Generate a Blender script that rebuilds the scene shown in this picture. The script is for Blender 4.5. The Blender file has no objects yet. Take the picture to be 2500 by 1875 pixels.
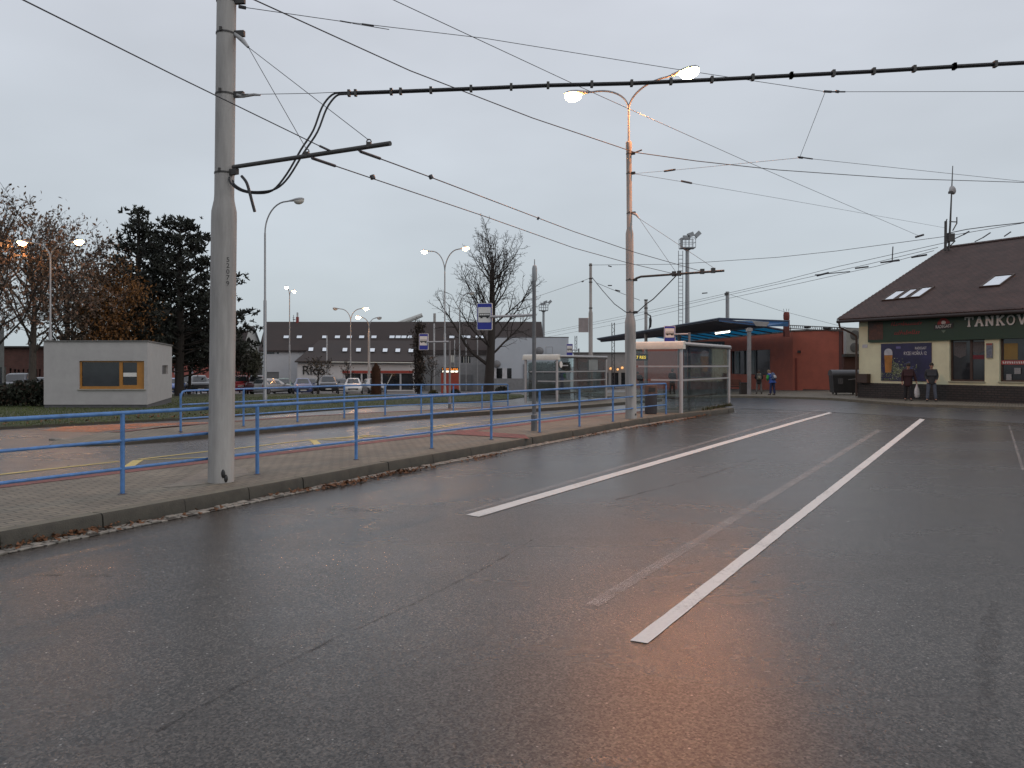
import bpy, bmesh, math, random
from mathutils import Vector, Matrix, Euler
R = math.radians
scene = bpy.context.scene
COL = scene.collection

# ------------------------------------------------------------------ camera
F, HX, HY, EYE = 1880.0, 1250.0, 891.0, 1.6
cam_d = bpy.data.cameras.new("camera")
cam_d.sensor_width = 36.0
cam_d.lens = F / 2500 * 36.0
cam_d.shift_y = -(937.5 - HY) / 2500.0
cam_d.clip_start = 0.05
cam_d.clip_end = 4000
cam = bpy.data.objects.new("camera", cam_d)
cam.location = (0, 0, EYE)
cam.rotation_euler = (R(90), 0, 0)
COL.objects.link(cam)
scene.camera = cam

# ------------------------------------------------------------------ world: overcast dusk
SUN_EL, SUN_ROT = R(35), R(115)
world = bpy.data.worlds.new("World")
scene.world = world
world.use_nodes = True
nt = world.node_tree
nt.nodes.clear()
out = nt.nodes.new("ShaderNodeOutputWorld")
bg = nt.nodes.new("ShaderNodeBackground")
sky = nt.nodes.new("ShaderNodeTexSky")
sky.sky_type = 'NISHITA'
sky.sun_disc = False
sky.sun_elevation = SUN_EL
sky.sun_rotation = SUN_ROT
sky.dust_density = 5.0
sky.air_density = 1.5
tc = nt.nodes.new("ShaderNodeTexCoord")
sep = nt.nodes.new("ShaderNodeSeparateXYZ")
nt.links.new(tc.outputs['Generated'], sep.inputs[0])
ramp = nt.nodes.new("ShaderNodeValToRGB")          # cloud deck, darker to the horizon
cr = ramp.color_ramp
cr.elements[0].position = 0.0
cr.elements[0].color = (5.55, 6.3, 6.65, 1)
cr.elements[1].position = 0.55
cr.elements[1].color = (7.0, 7.2, 7.95, 1)
e = cr.elements.new(0.16)
e.color = (5.8, 6.4, 7.0, 1)
nt.links.new(sep.outputs['Z'], ramp.inputs[0])
mp = nt.nodes.new("ShaderNodeMapping")
mp.inputs['Scale'].default_value = (1.2, 1.2, 3.2)
nz = nt.nodes.new("ShaderNodeTexNoise")
nz.inputs['Scale'].default_value = 1.7
nz.inputs['Detail'].default_value = 4
nt.links.new(tc.outputs['Generated'], mp.inputs[0])
nt.links.new(mp.outputs[0], nz.inputs['Vector'])
mr = nt.nodes.new("ShaderNodeMapRange")
mr.inputs['From Min'].default_value = 0.3
mr.inputs['From Max'].default_value = 0.7
mr.inputs['To Min'].default_value = 0.9
mr.inputs['To Max'].default_value = 1.09
nt.links.new(nz.outputs[0], mr.inputs[0])
mul = nt.nodes.new("ShaderNodeMix")
mul.data_type = 'RGBA'
mul.blend_type = 'MULTIPLY'
mul.inputs[0].default_value = 1.0
nt.links.new(ramp.outputs[0], mul.inputs[6])
nt.links.new(mr.outputs[0], mul.inputs[7])
mix = nt.nodes.new("ShaderNodeMix")
mix.data_type = 'RGBA'
mix.inputs[0].default_value = 0.93
nt.links.new(sky.outputs[0], mix.inputs[6])
nt.links.new(mul.outputs[2], mix.inputs[7])
nt.links.new(mix.outputs[2], bg.inputs[0])
bg.inputs[1].default_value = 0.1
nt.links.new(bg.outputs[0], out.inputs[0])

sun_d = bpy.data.lights.new("sun", 'SUN')
sun_d.energy = 0.75
sun_d.angle = R(80)
sun_d.color = (1.0, 0.96, 0.92)
sun = bpy.data.objects.new("sun", sun_d)
sun.rotation_euler = (R(90) - SUN_EL, 0, R(65))
sun.location = (0, 0, 60)
COL.objects.link(sun)

scene.view_settings.view_transform = 'Standard'
scene.view_settings.look = 'None'
scene.view_settings.exposure = 0.0
scene.view_settings.gamma = 1.0
scene.view_settings.use_curve_mapping = False
scene.render.engine = 'CYCLES'
scene.cycles.use_denoising = True
scene.cycles.max_bounces = 6
scene.cycles.diffuse_bounces = 2
scene.cycles.glossy_bounces = 3
scene.cycles.transparent_max_bounces = 16
scene.cycles.sample_clamp_indirect = 4.0
scene.cycles.caustics_reflective = False
scene.cycles.caustics_refractive = False

# ------------------------------------------------------------------ geometry helpers
def W(px, py, Y):
    return Vector(((px - HX) * Y / F, Y, EYE + (HY - py) * Y / F))
def tz(x, y):                                   # the site falls away gently to the far left
    if y <= 22: return 0.0
    s = x / y
    w = 1.0 - 0.85 * min(1, max(0, (s - .05) / .37))
    return -0.022 * (min(y, 110) - 22) * w
def G(px, py, dz=0.0):
    s = (px - HX) / F; k = (HY - py) / F
    lo, hi = 1.0, 400.0
    for _ in range(50):
        m = (lo + hi) / 2
        if EYE + k * m > tz(s * m, m) + dz: lo = m
        else: hi = m
    return Vector((s * lo, lo, tz(s * lo, lo) + dz))
def onground(x, y, dz=0.0): return Vector((x, y, tz(x, y) + dz))
def ray_plane(px, py, p0, n):
    d = Vector(((px - HX) / F, 1, (HY - py) / F))
    o = Vector((0, 0, EYE))
    return o + d * ((p0 - o).dot(n) / d.dot(n))

INV = {}
class MB:
    def __init__(s): s.v = []; s.f = []
    def face(s, pts):
        b = len(s.v); s.v += [Vector(p) for p in pts]; s.f.append(tuple(range(b, b + len(pts)))); return s
    def box(s, c, size, M=None):
        c = Vector(c); h = [q / 2 for q in size]; b = len(s.v)
        for z in (-1, 1):
            for y in (-1, 1):
                for x in (-1, 1):
                    p = Vector((x * h[0], y * h[1], z * h[2]))
                    if M is not None: p = M @ p
                    s.v.append(c + p)
        for q in ((0,2,3,1),(4,5,7,6),(0,1,5,4),(2,6,7,3),(0,4,6,2),(1,3,7,5)):
            s.f.append(tuple(b + i for i in q))
        return s
    def bb(s, lo, hi):
        return s.box([(a + b) / 2 for a, b in zip(lo, hi)], [b - a for a, b in zip(lo, hi)])
    def rings(s, rings, closed=True, caps=True):
        n = len(rings[0]); b = len(s.v)
        for r in rings: s.v += [Vector(p) for p in r]
        for i in range(len(rings) - 1):
            for j in range(n if closed else n - 1):
                k = (j + 1) % n
                s.f.append((b + i*n + j, b + i*n + k, b + (i+1)*n + k, b + (i+1)*n + j))
        if caps and closed:
            s.f.append(tuple(b + j for j in reversed(range(n))))
            s.f.append(tuple(b + (len(rings)-1)*n + j for j in range(n)))
        return s
    def tube(s, pts, r, n=8, caps=True):
        pts = [Vector(p) for p in pts]
        rs = r if isinstance(r, (list, tuple)) else [r] * len(pts)
        rings = []; u = None
        for i, p in enumerate(pts):
            a = pts[max(0, i-1)]; c = pts[min(len(pts)-1, i+1)]
            t = (c - a)
            if t.length < 1e-9: t = Vector((0, 0, 1))
            t.normalize()
            if u is None:
                u = t.cross(Vector((0, 0, 1)) if abs(t.z) < .9 else Vector((1, 0, 0))).normalized()
            else:
                u = (u - t * u.dot(t))
                if u.length < 1e-6: u = t.orthogonal()
                u.normalize()
            w = t.cross(u)
            rings.append([p + (u * math.cos(2*math.pi*k/n) + w * math.sin(2*math.pi*k/n)) * rs[i] for k in range(n)])
        return s.rings(rings, True, caps)
    def lathe(s, prof, o=(0,0,0), n=20, lean=(0,0)):
        o = Vector(o)
        rings = [[o + Vector((r*math.cos(2*math.pi*k/n) + lean[0]*z, r*math.sin(2*math.pi*k/n) + lean[1]*z, z)) for k in range(n)] for r, z in prof]
        return s.rings(rings)
    def prism(s, poly, vec):
        vec = Vector(vec); a = [Vector(p) for p in poly]; b = [p + vec for p in a]; n = len(a); i0 = len(s.v)
        s.v += a + b
        s.f.append(tuple(i0 + i for i in reversed(range(n))))
        s.f.append(tuple(i0 + n + i for i in range(n)))
        for i in range(n):
            k = (i + 1) % n
            s.f.append((i0+i, i0+k, i0+n+k, i0+n+i))
        return s
    def ball(s, c, r, n=10, m=6, z0=-1.0, z1=1.0):
        c = Vector(c); r = Vector(r) if not isinstance(r, (int, float)) else Vector((r, r, r))
        rings = []
        for i in range(m + 1):
            a = math.asin(z0) + (math.asin(z1) - math.asin(z0)) * i / m
            q = max(math.cos(a), .02)
            rings.append([c + Vector((r.x*q*math.cos(2*math.pi*k/n), r.y*q*math.sin(2*math.pi*k/n), r.z*math.sin(a))) for k in range(n)])
        return s.rings(rings)
    def wall(s, u0, u1, z0, z1, holes, d=.2, y=0.0):
        """flat wall in the local plane y, facing -y, with rectangular openings d deep"""
        us = sorted({u0, u1, *[h[0] for h in holes], *[h[1] for h in holes]})
        zs = sorted({z0, z1, *[h[2] for h in holes], *[h[3] for h in holes]})
        us = [u for u in us if u0 <= u <= u1]; zs = [z for z in zs if z0 <= z <= z1]
        for i in range(len(us)-1):
            for j in range(len(zs)-1):
                cu = (us[i]+us[i+1])/2; cz = (zs[j]+zs[j+1])/2
                if any(h[0] < cu < h[1] and h[2] < cz < h[3] for h in holes): continue
                s.face([(us[i],y,zs[j]),(us[i+1],y,zs[j]),(us[i+1],y,zs[j+1]),(us[i],y,zs[j+1])])
        for a, b, c, e in holes:
            s.face([(a,y,c),(a,y,e),(a,y+d,e),(a,y+d,c)]); s.face([(b,y,e),(b,y,c),(b,y+d,c),(b,y+d,e)])
            s.face([(a,y,e),(b,y,e),(b,y+d,e),(a,y+d,e)]); s.face([(b,y,c),(a,y,c),(a,y+d,c),(b,y+d,c)])
        return s
    def text(s, body, size, M, depth=.004, align='CENTER', sx=1.0):
        cu = bpy.data.curves.new("t", 'FONT'); cu.body = body; cu.size = size; cu.extrude = depth / 2
        cu.align_x = align; cu.align_y = 'CENTER'; cu.resolution_u = 3
        ob = bpy.data.objects.new("t", cu); COL.objects.link(ob)
        dg = bpy.context.evaluated_depsgraph_get(); me = bpy.data.meshes.new_from_object(ob.evaluated_get(dg))
        b = len(s.v)
        for v in me.vertices: s.v.append(M @ Vector((v.co.x * sx, v.co.y, v.co.z)))
        for p in me.polygons: s.f.append(tuple(b + i for i in p.vertices))
        bpy.data.objects.remove(ob); bpy.data.curves.remove(cu); bpy.data.meshes.remove(me)
        return s
    def xf(s, M):
        s.v = [M @ p for p in s.v]; return s
    def build(s, name, mat, parent=None, world=False, sharp=35, base=None):
        me = bpy.data.meshes.new(name)
        vs = s.v
        if world and parent is not None: vs = [INV[parent.name] @ p for p in vs]
        if base is not None: vs = [p - Vector(base) for p in vs]
        me.from_pydata([tuple(p) for p in vs], [], s.f)
        me.update()
        if mat is not None:
            for m_ in (mat if isinstance(mat, (list, tuple)) else [mat]): me.materials.append(m_)
        o = bpy.data.objects.new(name, me); COL.objects.link(o)
        if parent is not None: o.parent = parent
        if base is not None: o.location = base
        if sharp:
            me.shade_smooth()
            me.set_sharp_from_angle(angle=R(sharp))
        return o

def fixn(o):
    bm = bmesh.new(); bm.from_mesh(o.data); bmesh.ops.recalc_face_normals(bm, faces=bm.faces); bm.to_mesh(o.data); bm.free(); return o
def tag(o, label=None, cat=None, group=None, kind=None):
    if label: o['label'] = label
    if cat: o['category'] = cat
    if group: o['group'] = group
    if kind: o['kind'] = kind
    return o
def thing(name, label, cat, loc, rz=0.0, group=None):
    o = bpy.data.objects.new(name, None); o.empty_display_size = .2
    o.location = loc; o.rotation_euler = (0, 0, rz); COL.objects.link(o)
    INV[o.name] = (Matrix.Translation(Vector(loc)) @ Matrix.Rotation(rz, 4, 'Z')).inverted()
    return tag(o, label, cat, group)

# ------------------------------------------------------------------ materials
def newmat(name):
    m = bpy.data.materials.new(name); m.use_nodes = True
    n = m.node_tree; b = n.nodes["Principled BSDF"]
    return m, n, b
def noise(n, scale, detail=3, rough=.6, vec=None, coord='Object'):
    t = n.nodes.new("ShaderNodeTexNoise"); t.inputs['Scale'].default_value = scale
    t.inputs['Detail'].default_value = detail; t.inputs['Roughness'].default_value = rough
    if vec is None:
        c = n.nodes.new("ShaderNodeTexCoord"); vec = c.outputs[coord]
    n.links.new(vec, t.inputs['Vector']); return t.outputs['Fac']
def rng(n, val, a, b, c, d):
    r = n.nodes.new("ShaderNodeMapRange")
    for i, q in enumerate((a, b, c, d)): r.inputs[i+1].default_value = q
    n.links.new(val, r.inputs[0]); return r.outputs[0]
def mixc(n, fac, a, b, mode='MIX'):
    m = n.nodes.new("ShaderNodeMix"); m.data_type = 'RGBA'; m.blend_type = mode
    for i, q in ((0, fac), (6, a), (7, b)):
        if isinstance(q, (int, float)): m.inputs[i].default_value = q if i == 0 else (q, q, q, 1)
        elif isinstance(q, (tuple, list)): m.inputs[i].default_value = (*q[:3], 1)
        else: n.links.new(q, m.inputs[i])
    return m.outputs[2]
def bumpn(n, b, h, strength, dist=.02):
    u = n.nodes.new("ShaderNodeBump"); u.inputs['Strength'].default_value = strength; u.inputs['Distance'].default_value = dist
    n.links.new(h, u.inputs['Height']); n.links.new(u.outputs[0], b.inputs['Normal'])
def P(name, col, rough=.6, metal=0.0, var=.18, scale=3.0, bump=0.0, bscale=60, spec=.5, streak=False):
    m, n, b = newmat(name)
    c = n.nodes.new("ShaderNodeTexCoord"); vec = c.outputs['Object']
    if streak:
        mpn = n.nodes.new("ShaderNodeMapping"); mpn.inputs['Scale'].default_value = (1, 1, .12); n.links.new(vec, mpn.inputs[0]); v2 = mpn.outputs[0]
    else: v2 = vec
    f = noise(n, scale, 5, .65, v2)
    lo = [max(0, q * (1 - var)) for q in col]; hi = [q * (1 + var) for q in col]
    n.links.new(mixc(n, rng(n, f, .3, .7, 0, 1), lo, hi), b.inputs['Base Color'])
    n.links.new(rng(n, f, .3, .7, max(.03, rough - .08), min(1, rough + .08)), b.inputs['Roughness'])
    b.inputs['Metallic'].default_value = metal; b.inputs['Specular IOR Level'].default_value = spec
    if bump: bumpn(n, b, noise(n, bscale, 4, .6, vec), bump)
    return m
def emis(name, col, strength):
    m, n, b = newmat(name)
    b.inputs['Base Color'].default_value = (*col, 1); b.inputs['Emission Color'].default_value = (*col, 1); b.inputs['Emission Strength'].default_value = strength
    return m
def glassm(name, tint=(.76, .81, .81), refl=.10, rough=.03, dirt=.08):
    m, n, b = newmat(name); n.nodes.remove(b)
    o = n.nodes["Material Output"]
    t = n.nodes.new("ShaderNodeBsdfTransparent"); t.inputs[0].default_value = (*tint, 1)
    g = n.nodes.new("ShaderNodeBsdfGlossy"); g.inputs['Roughness'].default_value = rough; g.inputs[0].default_value = (.9, .92, .95, 1)
    d = n.nodes.new("ShaderNodeBsdfDiffuse"); d.inputs[0].default_value = (.32, .33, .33, 1)
    lw = n.nodes.new("ShaderNodeLayerWeight"); lw.inputs[0].default_value = .35
    s1 = n.nodes.new("ShaderNodeMixShader"); s2 = n.nodes.new("ShaderNodeMixShader")
    n.links.new(rng(n, lw.outputs['Fresnel'], 0, 1, refl * .4, refl * 4), s1.inputs[0])
    n.links.new(t.outputs[0], s1.inputs[1]); n.links.new(g.outputs[0], s1.inputs[2])
    n.links.new(rng(n, noise(n, 2.5, 5), .35, .7, 0, dirt), s2.inputs[0])
    n.links.new(s1.outputs[0], s2.inputs[1]); n.links.new(d.outputs[0], s2.inputs[2])
    n.links.new(s2.outputs[0], o.inputs[0])
    return m
def asphalt(name, base, patch=.14, r0=.22, r1=.30, fleck=1.0, bump=.2):
    m, n, b = newmat(name)
    c = n.nodes.new("ShaderNodeTexCoord"); vec = c.outputs['Object']
    mpn = n.nodes.new("ShaderNodeMapping"); mpn.inputs['Rotation'].default_value = (0, 0, R(-34)); mpn.inputs['Scale'].default_value = (.42, 1.0, 1)
    n.links.new(vec, mpn.inputs[0])
    big = noise(n, .55, 5, .62, mpn.outputs[0]); mid = noise(n, 3.5, 5, .65, vec); fine = noise(n, 75, 3, .7, vec); grit = noise(n, 190, 2, .6, vec)
    col = mixc(n, rng(n, big, .35, .68, 0, 1), [q*(1-patch) for q in base], [q*(1+patch) for q in base])
    col = mixc(n, 1.0, col, mixc(n, rng(n, mid, .3, .7, 0, 1), .86, 1.14), 'MULTIPLY')
    col = mixc(n, 1.0, col, mixc(n, rng(n, fine, .32, .68, 0, 1), .3, 1.7), 'MULTIPLY')
    vc = n.nodes.new("ShaderNodeTexVoronoi"); vc.inputs['Scale'].default_value = 92; n.links.new(vec, vc.inputs['Vector'])
    sc_ = n.nodes.new("ShaderNodeSeparateColor"); n.links.new(vc.outputs['Color'], sc_.inputs[0])
    col = mixc(n, 1.0, col, mixc(n, sc_.outputs[1], .4, 1.7), 'MULTIPLY')           # aggregate stones
    pit = noise(n, 42, 3, .7, vec)
    col = mixc(n, rng(n, pit, .32, .4, .85, 0), col, [q*.25 for q in base])             # open pits
    vo = n.nodes.new("ShaderNodeTexVoronoi"); vo.inputs['Scale'].default_value = 38; n.links.new(vec, vo.inputs['Vector'])
    sp = n.nodes.new("ShaderNodeSeparateColor"); n.links.new(vo.outputs['Color'], sp.inputs[0])
    mt = n.nodes.new("ShaderNodeMath"); mt.operation = 'MULTIPLY'
    n.links.new(rng(n, sp.outputs[0], .972, .975, 0, fleck), mt.inputs[0]); n.links.new(rng(n, vo.outputs['Distance'], .12, .28, 1, 0), mt.inputs[1])
    col = mixc(n, mt.outputs[0], col, (.27, .26, .24))
    n.links.new(col, b.inputs['Base Color'])
    n.links.new(rng(n, big, .35, .66, r1, r0), b.inputs['Roughness'])
    n.links.new(rng(n, sc_.outputs[1], 0, 1, .27, .52), b.inputs['Specular IOR Level'])
    a0 = n.nodes.new("ShaderNodeMath"); a0.operation = 'ADD'; n.links.new(fine, a0.inputs[0]); n.links.new(grit, a0.inputs[1])
    ad = n.nodes.new("ShaderNodeMath"); ad.operation = 'ADD'; n.links.new(a0.outputs[0], ad.inputs[0]); n.links.new(rng(n, sc_.outputs[2], 0, 1, 0, .7), ad.inputs[1])
    bumpn(n, b, ad.outputs[0], bump, .006)
    return m
def paint(name, col, worn=.25, scale=30, alpha_lo=0.0):
    m, n, b = newmat(name)
    c = n.nodes.new("ShaderNodeTexCoord"); vec = c.outputs['Object']
    f = noise(n, scale, 6, .75, vec); f2 = noise(n, 1.2, 3, .6, vec)
    n.links.new(mixc(n, rng(n, f, .3, .7, 0, 1), [q*.82 for q in col], col), b.inputs['Base Color'])
    b.inputs['Roughness'].default_value = .5
    ad = n.nodes.new("ShaderNodeMath"); ad.operation = 'ADD'; n.links.new(f, ad.inputs[0]); n.links.new(f2, ad.inputs[1])
    n.links.new(rng(n, ad.outputs[0], .55 + worn, .75 + worn, 0 + alpha_lo, 1), b.inputs['Alpha'])
    return m
def worn(name, col, scale, lo, hi, top):
    m, n, b = newmat(name)
    c = n.nodes.new("ShaderNodeTexCoord"); f = noise(n, scale, 5, .7, c.outputs['Object']); g = noise(n, 2.0, 3, .6, c.outputs['Object'])
    mu = n.nodes.new("ShaderNodeMath"); mu.operation = 'MULTIPLY'
    n.links.new(rng(n, f, lo, hi, 0, top), mu.inputs[0]); n.links.new(rng(n, g, .3, .6, .35, 1), mu.inputs[1]); n.links.new(mu.outputs[0], b.inputs['Alpha'])
    b.inputs['Base Color'].default_value = (*col, 1); b.inputs['Roughness'].default_value = .6
    return m
def brick(name, c1, c2, mortar, scale=5.0, rough=.8, bump=.3, w=.5, h=.25, rot=0, offset=.5, msize=.02, var=.25):
    m, n, b = newmat(name)
    c = n.nodes.new("ShaderNodeTexCoord"); mpn = n.nodes.new("ShaderNodeMapping"); mpn.inputs['Rotation'].default_value = rot if isinstance(rot, tuple) else (0, 0, rot)
    n.links.new(c.outputs['Object'], mpn.inputs[0])
    t = n.nodes.new("ShaderNodeTexBrick"); n.links.new(mpn.outputs[0], t.inputs['Vector'])
    t.offset = offset
    t.inputs['Color1'].default_value = (*c1, 1); t.inputs['Color2'].default_value = (*c2, 1); t.inputs['Mortar'].default_value = (*mortar, 1)
    t.inputs['Scale'].default_value = scale; t.inputs['Brick Width'].default_value = w; t.inputs['Row Height'].default_value = h; t.inputs['Mortar Size'].default_value = msize
    f = noise(n, 1.4, 5, .65, c.outputs['Object'])
    n.links.new(mixc(n, 1.0, t.outputs[0], mixc(n, rng(n, f, .3, .7, 0, 1), 1-var, 1+var), 'MULTIPLY'), b.inputs['Base Color'])
    b.inputs['Roughness'].default_value = rough
    iv = n.nodes.new("ShaderNodeMath"); iv.operation = 'SUBTRACT'; iv.inputs[0].default_value = 1; n.links.new(t.outputs['Fac'], iv.inputs[1])
    bumpn(n, b, iv.outputs[0], bump, .01)
    return m

M = {}
M['road'] = asphalt('road_asphalt', (.043, .036, .030))
M['road_far'] = asphalt('cross_road_asphalt', (.056, .055, .056), .1, .26, .34)
M['lane'] = asphalt('lane_asphalt', (.082, .076, .073), .1, .24, .34)
M['white_paint'] = paint('white_road_paint', (.58, .575, .55), .16, 45, .5)
M['ghost_paint'] = worn('worn_road_paint', (.5, .47, .45), 70, .3, .75, .55)
M['crack'] = worn('road_crack', (.012, .011, .011), 18, .38, .62, .6)
M['stain'] = worn('faint_oil_stain', (.018, .017, .016), 26, .4, .7, .34)
M['yellow_paint'] = paint('yellow_road_paint', (.5, .40, .11), .12, 30, .3)
M['orange_glow'] = worn('painted_orange_glow', (.62, .19, .06), 9, .3, .6, .8)  # orange lamp light on the lane, put into the colour with a patchy alpha
M['tar'] = P('tar_seal', (.022, .021, .021), .42, var=.3, scale=20)
M['paver'] = brick('grey_pavers', (.185, .158, .118), (.15, .13, .1), (.055, .054, .04), 1.0, .75, .5, .2, .1, R(-57), .5, .008)
M['red_paver'] = brick('red_pavers', (.2, .062, .05), (.17, .055, .046), (.06, .035, .03), 1.0, .75, .5, .2, .1, R(-57), .5, .008)
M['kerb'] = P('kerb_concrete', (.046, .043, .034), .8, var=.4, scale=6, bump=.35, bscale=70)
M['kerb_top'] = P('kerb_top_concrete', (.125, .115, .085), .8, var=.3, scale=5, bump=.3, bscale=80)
M['cobble'] = P('gutter_stone', (.2, .185, .16), .75, var=.45, scale=9, bump=.3, bscale=60)
M['cobble_joint'] = P('gutter_joint_dirt', (.05, .043, .035), .9, var=.4, scale=15)
M['grass'] = P('lawn', (.035, .042, .012), .9, var=.45, scale=1.3, bump=.8, bscale=35)
M['concrete'] = P('pole_concrete', (.30, .288, .275), .8, var=.32, scale=5, bump=.18, bscale=50, streak=True)
M['plate_concrete'] = P('footing_concrete', (.195, .172, .14), .85, var=.25, scale=9, bump=.4, bscale=60)
M['steel'] = P('galvanised_steel', (.26, .27, .28), .5, .6, .15, 8)
M['dark_steel'] = P('dark_line_steel', (.06, .058, .055), .6, .3, .3, 10)
M['rust_band'] = P('pole_band', (.045, .042, .04), .6, .2, .2, 20)
M['rubber'] = P('black_cable_rubber', (.018, .018, .02), .55, var=.2)
M['wire'] = P('line_wire', (.05, .05, .055), .55, .3, .1)
M['insul'] = P('insulator_grey', (.3, .3, .3), .45, var=.2)
M['blue'] = P('blue_railing_paint', (.068, .172, .385), .45, var=.3, scale=9)
M['rusty'] = P('rusty_blue_base', (.07, .06, .07), .7, var=.6, scale=25)
M['black_text'] = P('black_lettering', (.02, .02, .02), .6)
M['lamp_body'] = P('lamp_housing_grey', (.3, .31, .32), .5, var=.1)
M['glow'] = emis('sodium_bowl', (1.0, .34, .09), 860)
M['glow_dim'] = emis('sodium_bowl_dim', (1.0, .38, .11), 270)
M['glow_far'] = emis('sodium_bowl_far', (1.0, .46, .17), 150)
M['bowl_off'] = P('lamp_bowl_unlit', (.5, .5, .47), .2)
M['sign_pole'] = P('sign_pole_grey', (.13, .132, .137), .5, .3, .2, 8)
M['sign_blue'] = P('sign_blue', (.02, .03, .26), .45, var=.06)
M['sign_white'] = P('sign_white', (.62, .61, .58), .5, var=.06)
M['alu'] = P('shelter_grey_metal', (.36, .36, .365), .42, .3, .1, 6)
M['alu_white'] = P('shelter_cream_fascia', (.52, .52, .47), .45, var=.1, scale=4)
M['glass'] = glassm('shelter_glass')
M['pane'] = None
def windowm(name, col, refl=.5, rough=.08):
    m, n, b = newmat(name)
    f = noise(n, .9, 3)
    n.links.new(mixc(n, rng(n, f, .3, .7, 0, 1), [q*.6 for q in col], [q*1.5 for q in col]), b.inputs['Base Color'])
    b.inputs['Roughness'].default_value = rough; b.inputs['Specular IOR Level'].default_value = refl
    return m
M['pane'] = windowm('window_pane', (.02, .022, .025), .6)
M['skylight'] = P('skylight_pane', (.82, .86, .88), .12, 1.0, .05)
# ------------------------------------------------------------------ ground sheets
def gl(*pp): return [tuple(G(*p)[:2]) for p in pp]
YL = [-60, 0, 10] + list(range(22, 112, 2)) + [130, 170, 260, 500, 1200]
XL = [-900, -300, -120] + list(range(-60, 64, 4)) + [120, 300, 900]
def sheet(name, poly, mat, dz, skirt=0.0, side_mat=None, kind='structure', hfun=None):
    bm = bmesh.new()
    bm.faces.new([bm.verts.new((x, y, 0)) for x, y in poly])
    xs = [p[0] for p in poly]; ys = [p[1] for p in poly]
    for lst, ax, lo, hi in ((YL, 1, min(ys), max(ys)), (XL, 0, min(xs), max(xs))):
        if ax == 0 and max(ys) < 22: continue
        for q in lst:
            if lo + 1e-4 < q < hi - 1e-4:
                co = (0, q, 0) if ax else (q, 0, 0); no = (0, 1, 0) if ax else (1, 0, 0)
                bmesh.ops.bisect_plane(bm, geom=bm.verts[:] + bm.edges[:] + bm.faces[:], dist=1e-5, plane_co=co, plane_no=no)
    bmesh.ops.recalc_face_normals(bm, faces=bm.faces)
    for f in bm.faces:
        if f.normal.z < 0: f.normal_flip()
    for v in bm.verts: v.co.z = tz(v.co.x, v.co.y) + (dz + hfun(v.co.x, v.co.y) if hfun else dz)
    if skirt:
        ed = [e for e in bm.edges if e.is_boundary]
        r = bmesh.ops.extrude_edge_only(bm, edges=ed)
        for g in r['geom']:
            if isinstance(g, bmesh.types.BMVert): g.co.z -= skirt
            if isinstance(g, bmesh.types.BMFace) and side_mat: g.material_index = 1
    me = bpy.data.meshes.new(name); bm.to_mesh(me); bm.free()
    me.materials.append(mat)
    if side_mat: me.materials.append(side_mat)
    o = bpy.data.objects.new(name, me); COL.objects.link(o)
    if kind: o['kind'] = kind
    return o
def strip(name, pts, width, mat, dz, jag=0.0, seed=1, kind='structure', nsub=1):
    """flat ribbon along ground points"""
    rd = random.Random(seed); pts = [Vector((p[0], p[1], 0)) for p in pts]
    if nsub > 1:
        q = []
        for a, b in zip(pts, pts[1:]): q += [a.lerp(b, i / nsub) for i in range(nsub)]
        pts = q + [pts[-1]]
    mb = MB(); L = []; Rr = []
    for i, p in enumerate(pts):
        t = (pts[min(i+1, len(pts)-1)] - pts[max(i-1, 0)]).normalized(); nn = Vector((-t.y, t.x, 0))
        w = width[min(i // nsub, len(width)-1)] if isinstance(width, list) else width
        a = p + nn * (w/2 + rd.uniform(-jag, jag)); c = p - nn * (w/2 + rd.uniform(-jag, jag))
        L.append(onground(a.x, a.y, dz)); Rr.append(onground(c.x, c.y, dz))
    for i in range(len(L)-1): mb.face([L[i], Rr[i], Rr[i+1], L[i+1]])
    o = mb.build(name, mat, sharp=0)
    if kind: o['kind'] = kind
    return o
U = Vector((.534, .846, 0)).normalized()      # along the stop platforms
V = Vector((U.y, -U.x, 0))                    # across, towards the main road

sheet('ground', [(-900, -60), (900, -60), (900, 1200), (-900, 1200)], M['lane'], 0.0)
# kerb line of the near platform, from photo measurements of the kerb foot
K = [(-7.1, 1.5), (-4.41, 6.63), (-3.52, 8.29), (-1.84, 11.48), (0.41, 15.35), (3.2, 20.2), (5.35, 23.4), (7.0, 25.6), (7.75, 26.9)]
back0, back1 = Vector((-6.23, 9.37)), Vector((4.3, 25.2))
bd = (back1 - back0).normalized(); bn = back0 - bd * 8.0
PL = K + [(7.7, 27.9), (7.1, 28.9), (6.4, 29.0), (back1.x + 1.0, back1.y + 1.55), tuple(back1), tuple(bn)]
road_poly = [(-7.2, 1.5)] + K[1:] + [(7.75, 27.2), (6.0, 32), (5.4, 40), (9, 48), (60, 48), (60, -40), (-30, -40), (-30, -8), (-9.5, -3)]
sheet('road', road_poly, M['road'], 0.006)

sheet('cross_road', gl(*((1700, 992), (1900, 1001), (2240, 1019), (2700, 1046))) + [(34, 22), (40, 40), (14, 44), (9.2, 40)], M['road_far'], .0075)

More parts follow.
